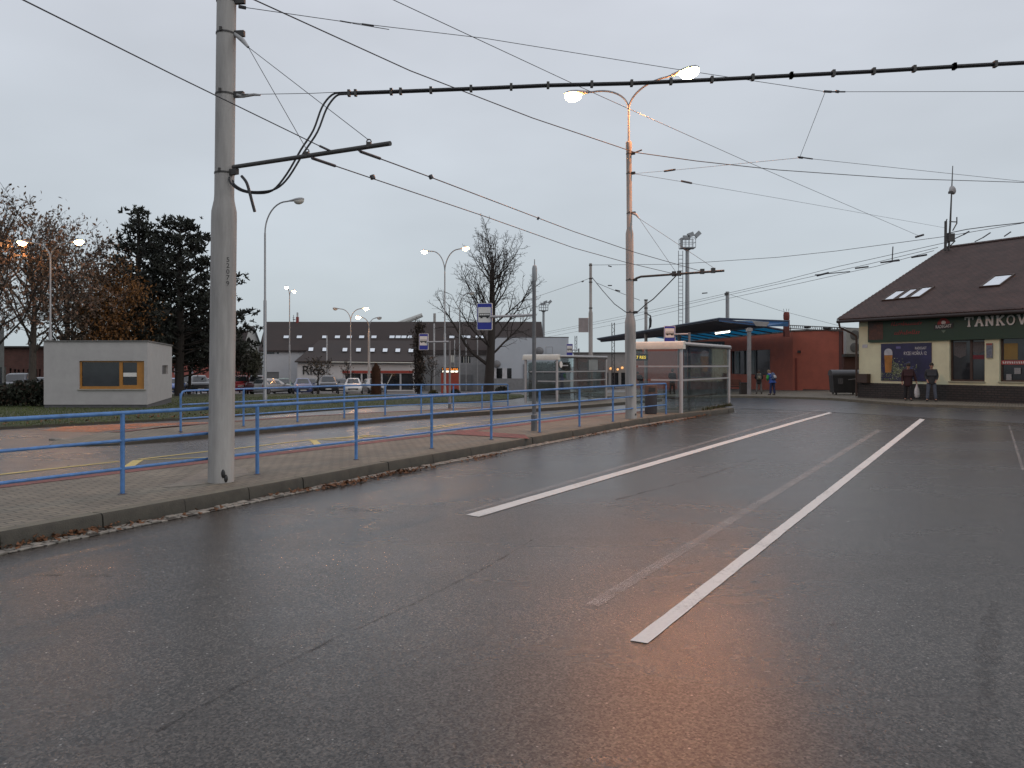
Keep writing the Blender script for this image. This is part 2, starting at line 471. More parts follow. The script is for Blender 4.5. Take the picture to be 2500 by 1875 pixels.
# near platform: paved top with its own kerb stones along the road
def inset_k(d): 
    r = []
    for i, p in enumerate(K):
        a = Vector(K[max(0, i-1)]); c = Vector(K[min(len(K)-1, i+1)]); t = (c-a).normalized()
        r.append((p[0] - t.y*d, p[1] + t.x*d))
    return r
KI = inset_k(.16)
top = KI + [(7.55, 27.8), (7.05, 28.7), (6.4, 28.85)] + PL[len(K)+3:]
sheet('pavement', top, M['paver'], .148, .2, M['kerb'])
mb = MB(); acc = 0.0
for (a, b) in zip(K, K[1:]):                     # kerb stones, one metre each, thin joints
    a = Vector((*a, 0)); b = Vector((*b, 0)); L = (b - a).length; n = max(1, round(L)); t = (b - a).normalized(); nn = Vector((-t.y, t.x, 0))
    rd = random.Random(int(L*100))
    for i in range(n):
        p = a + t * (L*i/n + .006); q = a + t * (L*(i+1)/n - .006); j = rd.uniform(-.006, .006)
        top_z = .157 + rd.uniform(-.004, .004); ring = []
        for s in (p, q):
            ring.append([onground(*(s - nn*(.012 - j))[:2], -.08), onground(*(s - nn*(.012 - j))[:2], .0), onground(*(s + nn*(.002 + j))[:2], top_z - .025), onground(*(s + nn*(.022 + j))[:2], top_z), onground(*(s + nn*(.168))[:2], top_z), onground(*(s + nn*.168)[:2], -.08)])
        mb.rings(ring)
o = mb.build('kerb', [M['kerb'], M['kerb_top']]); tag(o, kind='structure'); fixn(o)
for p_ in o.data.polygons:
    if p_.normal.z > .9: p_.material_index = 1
# red tactile band at the bus side and the red crossing strip
g1 = Vector((-.846, .534))                       # towards the bus lane
def off(p, d): return (p[0] + g1.x*d, p[1] + g1.y*d)
sheet('red_paving', [off(bn, -.03), off(back1, -.03), off(back1, -.33), off(bn, -.33)], M['red_paver'], .153)
s0 = G(1088, 1060, .15); s1 = G(1292, 1072, .15); s2 = G(1282, 1062, .15); s3 = G(1120, 1050, .15)
sheet('red_paving', [tuple(s0[:2]), tuple(s1[:2]), tuple(s2[:2]), tuple(s3[:2])], M['red_paver'], .158)

# gutter of small stone setts along the kerb
mb = MB(); rd = random.Random(4); mj = MB()
pos = []
for (a, b) in zip(K[:6], K[1:7]):
    a = Vector((*a, 0)); b = Vector((*b, 0)); L = (b-a).length; t = (b-a).normalized(); nn = Vector((t.y, -t.x, 0)); x = 0
    mj.face([a + nn*.01 + Vector((0,0,.011)), b + nn*.01 + Vector((0,0,.011)), b + nn*.2 + Vector((0,0,.011)), a + nn*.2 + Vector((0,0,.011))])
    while x < L:
        l = rd.uniform(.085, .125)
        for r_ in (0, 1):
            if rd.random() < .1: continue
            c = a + t*(x + l/2 + (.05 if r_ else 0)) + nn*(.062 + .092*r_ + rd.uniform(-.006, .006))
            an = math.atan2(t.y, t.x) + rd.uniform(-.12, .12); h = rd.uniform(.012, .026)
            Mt = Matrix.Rotation(an, 3, 'Z') @ Matrix.Rotation(rd.uniform(-.08, .08), 3, 'X')
            b0 = len(mb.v); lx, ly = l/2 - .008, .038
            for z, s_ in ((0.004, 1.0), (h - .004, 1.0), (h + .002, .78)):
                for (sx, sy) in ((-1,-1), (1,-1), (1,1), (-1,1)):
                    mb.v.append(c + Mt @ Vector((sx*lx*s_, sy*ly*s_, 0)) + Vector((0, 0, z)))
            for k in range(2):
                for j in range(4): mb.f.append((b0+k*4+j, b0+k*4+(j+1)%4, b0+k*4+4+(j+1)%4, b0+k*4+4+j))
            mb.f.append((b0+8, b0+9, b0+10, b0+11))
        x += l
tag(mb.build('gutter_setts', M['cobble']), kind='structure')
tag(mj.build('gutter_bed', M['cobble_joint'], sharp=0), kind='structure')
# leaf litter caught in the gutter
ML = P('leaf_brown', (.11, .045, .016), .8, var=.6, scale=40)
mb = MB(); rd = random.Random(9)
cl = [(0, 1338, 0.30, 110), (20, 1335, .25, 90), (60, 1330, .3, 30), (140, 1312, .22, 80), (150, 1306, .12, 60), (250, 1296, .3, 25), (330, 1280, .3, 15), (840, 1184, .3, 120), (760, 1196, .4, 60), (960, 1158, .3, 90), (1010, 1152, .3, 40), (1170, 1120, .35, 60), (1600, 1038, .8, 130), (1690, 1022, .6, 90), (1450, 1062, .5, 40), (500, 1252, .3, 12)]
def leaf(c, s):
    e = Euler((rd.uniform(-.7, .7), rd.uniform(-.7, .7), rd.uniform(0, 6.3))).to_matrix(); pts = []
    for k in range(6):
        a = k/6*6.283; r_ = s * (1.0 if k % 2 == 0 else .62); pts.append(c + e @ Vector((r_*math.cos(a)*1.25, r_*math.sin(a)*.8, 0 if k % 3 else s*.25)))
    mb.face(pts)
for px, py, sp, n in cl:
    g = G(px, py)
    for _ in range(n):
        q = g + U * rd.gauss(0, sp) + V * abs(rd.gauss(0, .07)); leaf(Vector((q.x, q.y, .02 + abs(rd.gauss(0, .018)))), rd.uniform(.018, .036))
tag(mb.build('fallen_leaves', ML, sharp=0), 'brown fallen leaves caught in the gutter along the kerb', 'fallen leaves', kind='stuff')

# far platform
fo = Vector((-6.45, 17.06, 0))
def pf(a, c): q = fo + U*a + V*c; return (q.x, q.y)
nose = [pf(-1.0, 0), pf(-2.2, -.25), pf(-2.9, -.75), pf(-3.0, -1.3), pf(-2.6, -1.9), pf(-1.4, -2.4), pf(0, -2.6)]
FP = [pf(26.5, 0), pf(0, 0)] + nose + [pf(26.5, -2.6)]
def nose_h(x, y): return -.105*min(1, max(0, (-(Vector((x, y, 0)) - fo).dot(U) - .2)/2.6))
sheet('far_pavement', FP, M['paver'], .125, .3, M['kerb'], hfun=nose_h)
sheet('red_paving', [pf(26, -2.2), pf(26, -2.55), pf(-1.2, -2.35), pf(-1.0, -2.0), pf(0, -2.15)], M['red_paver'], .133, hfun=nose_h)
sheet('red_paving', [pf(-.2, -.04), pf(-1.0, -.06), pf(-2.15, -.3), pf(-2.8, -.8), pf(-2.65, -1.0), pf(-2.0, -.6), pf(-1.0, -.4), pf(-.2, -.36)], M['red_paver'], .131, hfun=nose_h)
for i in range(4):      # a few loose setts at the nose
    a = G(135 + i*14, 1075 + i*1.5); MBs = MB()
    MBs.box(a + Vector((0, 0, .02)), (.22, .1, .04), Matrix.Rotation(.4*i, 3, 'Z')); tag(MBs.build('nose_setts', M['cobble']), kind='structure')

# lawn with its kerb
lawn = [tuple(G(*p)[:2]) for p in ((-260, 1062), (0, 1049), (180, 1039), (430, 1027), (640, 1014), (860, 999), (980, 990), (1130, 983), (1250, 975), (1288, 969), (1270, 964))]
lawn += [(-1.5, 66), (-60, 66), (-60, 25)]
sheet('lawn', lawn, M['grass'], .07, .2, M['kerb'])
mb = MB(); rd = random.Random(3); front = [Vector((*p, 0)) for p in lawn[:10]]
for _ in range(26000):
    i = rd.randrange(len(front)-1); p = front[i].lerp(front[i+1], rd.random()); d = rd.random()**1.7 * 22 + .05
    q = p + Vector((-.55*d + rd.uniform(-1, 1), .83*d, 0)); 
    if q.y > 64: continue
    h = rd.uniform(.025, .065)*(1 + .02*d); w = rd.uniform(.006, .012)*(1 + .06*d); a = rd.uniform(0, 3.14); z = tz(q.x, q.y) + .066
    dx, dy = math.cos(a)*w, math.sin(a)*w
    mb.face([(q.x-dx, q.y-dy, z), (q.x+dx, q.y+dy, z), (q.x + rd.uniform(-.03, .03), q.y + rd.uniform(-.03, .03), z + h)])
MG = P('grass_blade', (.058, .078, .018), .8, var=.5, scale=.7)
tag(mb.build('grass_blades', MG, sharp=0), 'short dull green grass on the lawn behind the far railing', 'grass', kind='stuff')
mb = MB(); rd = random.Random(12)
for _ in range(130):
    i = rd.randrange(4); p = front[i].lerp(front[i+1], rd.random()); d = abs(rd.gauss(.2, 1.6)); q = p + Vector((-.5*d, .85*d, 0))
    leaf(Vector((q.x, q.y, tz(q.x, q.y) + .1)), rd.uniform(.03, .07))
tag(mb.build('lawn_leaves', ML, sharp=0), 'brown leaves scattered over the edge of the lawn near the kiosk', 'fallen leaves', kind='stuff')

# road markings
def line_mark(name, pts, mat, dz=.011, seed=3):
    rd = random.Random(seed); a, b, c, d = [Vector((*p, 0)) for p in gl(*pts)]; mb = MB(); L = []; Q = []; n = 160
    nn = (b - a).normalized()
    for i in range(n + 1):
        t = i / n; e0, e1 = (0, 0) if i in (0, n) else (rd.gauss(0, .0018), rd.gauss(0, .0018)); p = a.lerp(d, t) + nn*e0; q = b.lerp(c, t) + nn*e1
        if i in (0, n):
            m_ = (p + q)/2; p, q = p, q
        L.append(onground(p.x, p.y, dz)); Q.append(onground(q.x, q.y, dz))
    for i in range(n): mb.face([L[i], Q[i], Q[i+1], L[i+1]])
    return tag(mb.build(name, mat, sharp=0), kind='structure')
def quad_mark(name, pts, mat, dz=.011): return sheet(name, gl(*pts), mat, dz)
line_mark('lane_line', [(1138, 1259), (1169, 1264), (2032, 1009), (2024, 1007)], M['white_paint'])
line_mark('lane_line', [(1538, 1568), (1581, 1575), (2258, 1025), (2246, 1023)], M['white_paint'])
quad_mark('worn_line', [(1130, 1251), (1150, 1252), (2005, 1002), (1998, 1001)], M['ghost_paint'])
quad_mark('worn_line', [(1430, 1478), (1462, 1484), (2152, 1052), (2140, 1050)], M['ghost_paint'])
quad_mark('worn_line', [(2462, 1040), (2466, 1040), (2502, 1150), (2494, 1150)], M['ghost_paint'])
# tar seams and stains
rd = random.Random(6)
def seam(pts, w, jag=.03, n=14): strip('tar_seam', gl(*pts), w, M['crack'], .0075, jag, 5, nsub=n)
seam([(380, 1790), (560, 1690), (820, 1560), (1000, 1480), (1180, 1390), (1300, 1320)], .017, .01, 10)
seam([(1500, 1222), (1700, 1170), (1850, 1120)], .03, .02)
strip('road_stain', gl((2372, 1875), (2385, 1800), (2402, 1700), (2410, 1620), (2415, 1540), (2425, 1470)), [.06, .1, .07, .1, .07, .04], M['stain'], .0078, .03, 8, nsub=6)
st = G(868, 1247)
for (px, py, a, b, s) in ((868, 1247, .34, .13, 2), (1750, 1320, .1, .05, 3), (2045, 1528, .07, .03, 4), (1500, 1237, .12, .04, 6), (240, 1408, .14, .05, 7), (115, 1406, .16, .04, 8), (830, 1242, .2, .05, 9)):
    g = G(px, py); rd = random.Random(s); n = 18
    pts = [(g.x + math.cos(k/n*6.283)*a*rd.uniform(.75, 1.1), g.y + math.sin(k/n*6.283)*b*rd.uniform(.7, 1.1)) for k in range(n)]
    sheet('road_stain', pts, M['stain'], .0085)
# yellow bus stop markings in the lane
def yl(a, b, w): strip('bus_lane_line', gl(a, b), w, M['yellow_paint'], .0065, 0, 3)
for a, b, w in (((-60, 1166), (289, 1127), .11), ((312, 1141), (338, 1124), .16), ((338, 1122), (512, 1102), .09), ((345, 1123), (512, 1117), .07), ((572, 1096), (765, 1073), .09), ((764, 1075), (778, 1088), .15), ((770, 1074), (900, 1063), .1), ((790, 1074), (880, 1076), .08), ((820, 1071), (960, 1064), .1), ((860, 1076), (900, 1063), .08), ((890, 1063), (960, 1066), .08), ((512, 1117), (572, 1096), .08), ((990, 1050), (1075, 1040), .1), ((1000, 1049), (1060, 1047), .1), ((1075, 1040), (1200, 1025), .09), ((1060, 1047), (1120, 1036), .08), ((1200, 1026), (1330, 1012), .1), ((1380, 1004), (1475, 1001), .16), ((1330, 1013), (1420, 1002), .1)):
    yl(a, b, w)

sheet('lane_glow_patch', gl((95, 1053), (150, 1043), (300, 1036), (470, 1032), (560, 1031), (420, 1040), (300, 1049), (235, 1056)), M['orange_glow'], .012)  # lit patch of the lane, painted as a thin orange sheet
# pavement in front of the pub and the station
pv = gl((1600, 972), (1760, 971), (1900, 973), (2030, 977), (2140, 986), (2230, 993), (2500, 1001)) 
e_ = Vector(pv[-1]) + Vector((8, -12))
sheet('pub_pavement', pv + [tuple(e_), (40, 15), (40, 62), (5, 62), (5, 50)], M['paver'], .11, .25, M['kerb_top'])
# kerb dirt line
# concrete collar round the near pole, painted kerb top strip
sheet('pole_footing', gl((395, 1222), (470, 1216), (520, 1208), (608, 1186), (600, 1170), (560, 1162), (500, 1172), (470, 1190)), M['plate_concrete'], .152)

# ------------------------------------------------------------------ railings
def railing(label, p0, p1, n, h, group, round_start=False, extra0=0, dz=.125):
    d = (p1 - p0); L = d.length; d.normalize()
    a = p0 - d * extra0
    root = thing('pipe_railing', label, 'railing', p0, 0, group)
    zz = lambda p, q: Vector((p.x, p.y, tz(p.x, p.y) + dz + q))
    pp = [p0 + d * (L * i / (n-1)) for i in range(n)]
    for name, q, r in (('top_rail', h, .0235), ('middle_rail', h*.66, .018), ('lower_rail', h*.315, .018)):
        pts = [zz(a + d*((L+extra0)*i/30), q) for i in range(31)]
        if name == 'top_rail':
            if round_start: pts = [zz(p0, q-.16), zz(p0 + d*.012, q-.08), zz(p0 + d*.05, q-.02)] + [zz(p0 + d*.14, q)] + [p for p in pts if (p - pts[0]).length > .3]
            pts = pts[:-1] + [zz(p1 - d*.05, q), zz(p1 - d*.012, q-.015), zz(p1, q-.06)]
        MB().tube(pts, r, 10).build(name, M['blue'], root, True)
    k = 1
    allp = pp
    while k * L/(n-1) < extra0: allp = [p0 - d*(k*L/(n-1))] + allp; k += 1
    for i, p in enumerate(allp):
        MB().tube([zz(p, -.02), zz(p, h - (.06 if (i == len(allp)-1 or (i == 0 and round_start)) else .008))], .0245, 10).build('post', M['blue'], root, True)
        MB().lathe([(.05, .0), (.05, .008), (.03, .012)], zz(p, 0), 12).build('base_ring', M['rusty'], root, True)
    return root
GR = 'blue three-bar pipe railings along the stop platforms'
railing('near blue pipe railing running from the left edge past the concrete pole', onground(-4.38, 8.66), onground(4.57, 22.84), 10, .915, GR, extra0=4.2, dz=.145)
railing('far blue pipe railing with rounded corner, in front of the lawn', onground(-7.34, 17.06), onground(-.15, 28.4), 9, .90, GR, True)
# ------------------------------------------------------------------ line poles
def ring(mb, c, r, h=.03, n=20): mb.lathe([(r, -h/2), (r, h/2)], c, n); return mb
PA = onground(-3.62, 9.58, .145)
leanA = (.0115, 0)
poleA = thing('line_pole', 'thick stepped concrete pole in the left foreground, numbered 52079', 'pole', PA, 0, 'concrete overhead line poles')
def shaft(profile, lean, mat=M['concrete'], n=28): return MB().lathe([(r, z) for r, z in profile], (0,0,0), n, lean)
shaft([(.158, -.05), (.156, 0), (.153, 1.0), (.152, 3.26), (.150, 3.36), (.122, 3.5), (.118, 3.56), (.117, 5.2), (.112, 7.9)], leanA).build('shaft', M['concrete'], poleA)
def lpA(z): return PA + Vector((leanA[0]*z, 0, z))
# stacked number, bent round the shaft
for i, ch in enumerate('52079'):
    z = EYE + (HY - (634 + i*14.5)) * 9.45 / F - PA.z
    a = R(-90 + 40); nrm = Vector((math.cos(a), math.sin(a), 0)); c = Vector((leanA[0]*z, 0, z)) + nrm * .1535
    Mt = Matrix.Translation(c) @ Matrix.Rotation(R(40), 4, 'Z') @ Matrix.Rotation(R(90), 4, 'X')
    MB().text(ch, .082, Mt, .002).build('number', M['black_text'], poleA, sharp=0)
# rubbish hole / damage at the foot
MB().ball((.075, -.137, .12), (.03, .012, .055), 10, 6).build('hand_hole', M['tar'], poleA)
MB().ball((.105, -.118, .06), (.025, .02, .05), 8, 5).build('hand_hole', M['tar'], poleA)
def zA(py): return EYE + (HY - py) * 9.58 / F
def clamp(root, base, z, r, lean, dirv, mat=None, L=.12):
    c = Vector((lean[0]*(z-base.z), 0, z - base.z)); d = Vector(dirv).normalized()
    mb = ring(MB(), c, r + .006, .022)
    mb.box(c + d*(r + L/2), (L, .05, .07), Matrix.Rotation(math.atan2(d.y, d.x), 3, 'Z'))
    mb.box(c - d*(r*.2) + Vector((0, -r - .01, .02)), (.03, .02, .05))
    return mb.build('clamp_band', M['rust_band'], root)
armdir = Vector((.857, -.516, 0))
for py in (4, 84, 232, 424): clamp(poleA, PA, zA(py), .117, leanA, armdir if py == 424 else (1, -.1, 0))
# cantilever arm A
a0 = lpA(zA(418) - PA.z) + armdir*.16 + Vector((0, 0, .03)); a1 = W(953, 350, 8.22)
arm = MB().tube([a0, a1], .026, 12).build('cantilever_arm', M['dark_steel'], poleA, True)
def eyelet(p): 
    mb = MB(); mb.tube([p + Vector((math.cos(k/8*6.283)*.025, 0, .055 + math.sin(k/8*6.283)*.025)) for k in range(9)], .007, 6); mb.lathe([(.034, -.03), (.034, .03)], (0, 0, 0), 10) if False else None
    mb.box(p + Vector((0, 0, .015)), (.05, .06, .06)); return mb.build('eyelet', M['dark_steel'], poleA, True)
def along(t): return a0.lerp(a1, t)
e1, e2 = along(.505), along(.88); eyelet(e1); eyelet(e2)
br = W(606, 115, 9.45)
MB().tube([lpA(zA(84)-PA.z) + Vector((.11, -.02, 0)), W(592, 98, 9.5), br], [.022, .03, .016], 10).build('insulator', M['insul'], poleA, True)
MB().tube([br, e1 + Vector((0, 0, .07))], .0042, 5).build('stay_wire', M['wire'], poleA, True)
MB().tube([br, e2 + Vector((0, 0, .07))], .0042, 5).build('stay_wire', M['wire'], poleA, True)

PB = onground(3.23, 20.9, .145)
poleB = thing('line_pole', 'stepped concrete pole with twin lit lamps beside the near shelter', 'pole', PB, 0, 'concrete overhead line poles')
leanB = (-.008, 0)
def zB(py): return EYE + (HY - py) * 20.9 / F
shaft([(.152, -.05), (.15, 0), (.148, zB(800)-.125), (.146, zB(788)-.125), (.108, zB(772)-.125), (.105, zB(572)-.125), (.075, zB(560)-.125), (.073, zB(366)-.125), (.082, zB(364)-.125), (.082, zB(349)-.125), (.05, zB(347)-.125)], leanB).build('shaft', M['concrete'], poleB)
def lpB(z): return PB + Vector((leanB[0]*(z-PB.z), 0, z-PB.z))
for py, r in ((376, .075), (424, .075), (521, .075), (684, .107), (763, .107)): clamp(poleB, PB, zB(py), r, leanB, armdir, None, .1)
b0 = lpB(zB(680)) + armdir*.2 ; b1 = W(1768, 661, 19.6)
MB().tube([lpB(zB(684)) + armdir*.12, b0, b0.lerp(b1, .05) + Vector((0,0,.03)), b1], [.03, .03, .03, .03], 10).build('cantilever_arm', M['dark_steel'], poleB, True)
for t in (.44, .5, .76, .88): MB().box(b0.lerp(b1, t) + Vector((0, 0, .03)), (.1, .08, .13)).build('eyelet', M['dark_steel'], poleB, True)
MB().box(PB - PB + Vector((.11, -.11, .12)), (.03, .02, .05)).build('hand_hole', M['tar'], poleB)

def lamp_heads(root, top, h0, dirs, lits, L=1.45, rise=1.0, r=.026, tilt=.12, glow=None, unlit=None):
    """curved arms from h0 (world point top of tube), each ending in a luminaire"""
    for (dv, lit) in zip(dirs, lits):
        d = Vector(dv).normalized(); pts = []
        for i in range(11):
            a = i/10 * math.pi/2; q = .62
            x = (1 - math.cos(a))*L*q; z = math.sin(a)*rise
            pts.append(top + d*x + Vector((0, 0, z)))
        end = top + d*(L - .5) + Vector((0, 0, rise + tilt*.25)); pts.append(end)
        MB().tube(pts, r, 8).build('lamp_arm', M['steel'], root, True)
        ang = math.atan2(d.y, d.x); Rz = Matrix.Rotation(ang, 4, 'Z') @ Matrix.Rotation(-tilt, 4, 'Y')
        Mh = Matrix.Translation(end) @ Rz
        head = MB(); rings = []
        for x, w, zb, zt in ((-.04, .04, -.04, .04), (.06, .055, -.05, .05), (.16, .08, -.055, .065), (.3, .125, -.05, .085), (.48, .14, -.05, .09), (.62, .11, -.05, .07), (.69, .045, -.045, .02)):
            rings.append([(x, w*math.cos(k/10*6.283), (zt if math.sin(k/10*6.283) > 0 else -zb)*math.sin(k/10*6.283)) for k in range(10)])
        head.rings(rings).xf(Mh)
        hd = head.build('lamp_head', M['lamp_body'], root, True)
        bw = MB(); bw.ball((.43, 0, -.045), (.26, .165, .19), 14, 6, -1.0, .0); bw.xf(Mh)
        bo = bw.build('lamp_bowl', (M['glow_dim'] if lit == 2 else glow or M['glow']) if lit else M['bowl_off'], None, False)
        bo.data.transform(INV[root.name]); bo.parent = hd
        head = None
def street_lamp(label, px, Y, hz, dirs, lits, L=1.45, r0=.075, r1=.04, rise=.85, group='street lamps around the bus station', pole_mat=None, glow=None, split=None, base_dz=0.0, steps=None):
    X = (px - HX)*Y/F; b = onground(X, Y, base_dz)
    root = thing('street_lamp', label, 'street lamp', b, 0, group)
    H = hz - b.z - rise; s = split or H*.5
    MB().lathe([(r0*1.25, -.05), (r0*1.25, .5), (r0, .55), (r0*.9, s), (r1*1.15, s+.08), (r1, H)], (0,0,0), 12).build('lamp_post', pole_mat or M['steel'], root)
    lamp_heads(root, b + Vector((0, 0, H)), 0, dirs, lits, L, rise, r1*.8, .12, glow or M['glow_far'])
    return root
# twin lamp on pole B
tB = lpB(zB(347)); tT = W(1535, 268, 20.9)
MB().tube([tB, tT], [.033, .028], 10).build('lamp_tube', M['steel'], poleB, True)
lamp_heads(poleB, tT, 0, [tuple(armdir), tuple(-armdir)], [1, 2], 1.75, EYE + (HY-203)*20.9/F - tT.z - .04, .026, .1)
def hz_(py, Y): return EYE + (HY - py)*Y/F
street_lamp('single unlit lamp on a tall grey pole standing on the lawn', 647, 37, hz_(493, 37), [(1, -.1, 0)], [False], 1.75, .085, .045, 1.5, split=5.0)
street_lamp('tall twin lamp post seen end on, both lamps lit, above the long brown roof', 707, 75, hz_(707, 75), [(.12, -1, 0), (-.05, 1, 0)], [True, True], 1.9, .08, .045, .7)
street_lamp('twin lamp post before the long roof, right lamp lit, left dark', 856, 80, hz_(754, 80), [(1, -.15, 0), (-1, .15, 0)], [True, False], 1.75, .08, .05, 1.3)
street_lamp('lower twin lamp on a pale thick post, left lamp lit, right dark', 901, 78, hz_(776, 78), [(.62, .5, 0), (-.7, -.5, 0)], [False, True], 1.25, .13, .05, 1.0, pole_mat=M['concrete'], split=6.2)
street_lamp('twin lamp post beside the big bare tree, both lamps lit', 1086, 60, hz_(611, 60), [(1, -.5, 0), (-1, .5, 0)], [True, True], 1.95, .1, .05, 1.7)
street_lamp('twin lamp post rising among the brown leaved trees at far left, both lamps lit', 123, 42.6, hz_(592, 42.6), [(1, -.1, 0), (-1, .1, 0)], [True, True], 1.75, .09, .045, .9)
street_lamp('single lamp lit behind the pines and yellow tree', 300, 70, hz_(740, 70), [(1, -.2, 0)], [True], 1.1, .08, .045, .7)
street_lamp('thin single lamp post with dark lamp behind the bare tree', 1122, 72, hz_(718, 72), [(.9, -.3, 0)], [False], 1.3, .07, .04, 1.3)

# ------------------------------------------------------------------ overhead wires
def wire(label, pts, r=.006, sag=0.0, n=8, mat=None, name='overhead_wire', cat='wire', group='overhead wires', clips=None):
    P_ = [W(*p) if isinstance(p, tuple) else Vector(p) for p in pts]
    q = []
    for i in range(len(P_)-1):
        for k in range(n):
            t = k/n; a = P_[i].lerp(P_[i+1], t); a.z -= sag*4*t*(1-t); q.append(a)
    q.append(P_[-1])
    mb = MB().tube(q, r, 6)
    for c in (clips or []):
        c0, c1, cr_ = c
        mb.tube([W(*c0), W(*c1)], cr_, 7)
    o = mb.build(name, mat or M['wire'], None, base=P_[0])
    return tag(o, label, cat, group)
wire('contact wire coming from top left to the near arm', [(-260, -160, 4.3), (57, 0, 5.3), (430, 186, 6.93), (804, 368, 8.66)], .0055, 0, 6, clips=[((780, 356, 8.6), (812, 371, 8.68), .013)])
wire('upper contact wire from the tip of the near arm to the lamp pole arm', [(875, 368, 8.35), (1055, 434, 10.05), (1400, 565, 15.2), (1550, 616, 17.4), (1715, 663, 19.75)], .007, 0, 4, clips=[((880, 370, 8.4), (928, 387, 8.8), .017), ((1050, 428, 10.0), (1054, 436, 10.0), .03), ((1312, 532, 13.5), (1316, 534, 13.5), .03)])
wire('lower contact wire from the near arm to the lamp pole arm', [(762, 386, 8.75), (910, 436, 10.2), (1180, 527, 13.2), (1400, 605, 16.8), (1530, 641, 18.6), (1652, 670, 20.2)], .007, 0, 4, clips=[((762, 386, 8.75), (818, 405, 9.2), .018), ((908, 428, 10.2), (911, 437, 10.2), .035)])
wire('thick cable sagging from the top left to the lamp pole', [(430, -85, 11.2), (622, 0, 12.5), (1000, 172, 15.6), (1300, 288, 18.4), (1550, 372, 20.7)], .011, 0, 3)
wire('thick cable from the lamp pole away to the right edge', [(1550, 372, 20.7), (1700, 393, 22), (1900, 415, 24), (2200, 436, 26.5), (2620, 449, 29), (3600, 440, 36)], .012, 0, 3, clips=[((1545, 374, 20.8), (1567, 366, 20.8), .02)])
wire('thin slanting wire across the sky behind the twin lamp', [(830, -62, 11.6), (961, 0, 12.5), (1405, 207, 16.5), (1545, 270, 18.2), (1870, 415, 24), (2244, 576, 34)], .0065, 0, 3, clips=[((2235, 579, 34), (2255, 573, 34), .045)])
wire('span wire with strain insulator from the pole top to the right', [(583, 16, 9.55), (840, 53, 10.3), (1180, 93, 11.2), (1645, 168, 12.1), (2010, 223, 12.7)], .0045, 0, 3, clips=[((583, 16, 9.55), (600, 19, 9.6), .022), ((830, 51, 10.2), (858, 56, 10.3), .009), ((884, 59, 10.4), (912, 63, 10.5), .014), ((860, 57, 10.3), (950, 72, 10.6), .005)])
wire('span wire with dark insulator leading level to the right edge', [(2010, 223, 12.7), (2064, 224, 12.6), (2640, 223, 12), (4600, 215, 11.5)], .0045, 0, 3, clips=[((2010, 224, 12.7), (2064, 224, 12.6), .012), ((2012, 223, 12.7), (2030, 224, 12.7), .02), ((2040, 223, 12.6), (2048, 224, 12.6), .024)])
wire('short wire dropping between the two span insulators', [(2014, 226, 12.7), (1953, 383, 16)], .0045)
wire('thin wire from the lamp pole rising to the lower span insulator', [(1546, 424, 20.8), (1640, 416, 19.6), (1955, 385, 16)], .0045, 0, 3, clips=[((1622, 418, 19.8), (1648, 414, 19.5), .025)])
wire('thin wire from the lower span insulator to the right edge', [(1950, 383, 16), (1984, 388, 16.1), (2500, 443, 18), (2660, 456, 18.5), (4200, 560, 23)], .0045, 0, 3, clips=[((1948, 383, 16), (1984, 388, 16.1), .014), ((1950, 384, 16), (1960, 385, 16), .024)])
wire('thin wire from the lamp pole towards the pub roof mast', [(1546, 424, 20.8), (1680, 446, 23), (1900, 484, 27.5), (2312, 557, 37)], .0055, 0, 3, clips=[((1664, 442, 22.7), (1688, 447, 23.2), .03)])
wire('slack black cable from the lamp pole arm down to the pole', [(1652, 672, 20.0), (1625, 700, 20.2), (1595, 730, 20.5), (1578, 742, 20.6), (1556, 762, 20.7)], .014, 0, 3, mat=M['rubber'])
# thin stay wires of arm B
MB().tube([W(1545, 521, 20.85), W(1553, 524, 20.75), W(1560, 533, 20.7)], [.03, .035, .015], 8).build('insulator', M['insul'], poleB, True)
for i, (a, b) in enumerate((((1560, 533, 20.7), (1650, 664, 20.1)), ((1560, 533, 20.7), (1744, 655, 19.65)))):
    o = MB().tube([W(*a), W(*b)], .005, 5).build('stay_wire', M['wire'], poleB, True)
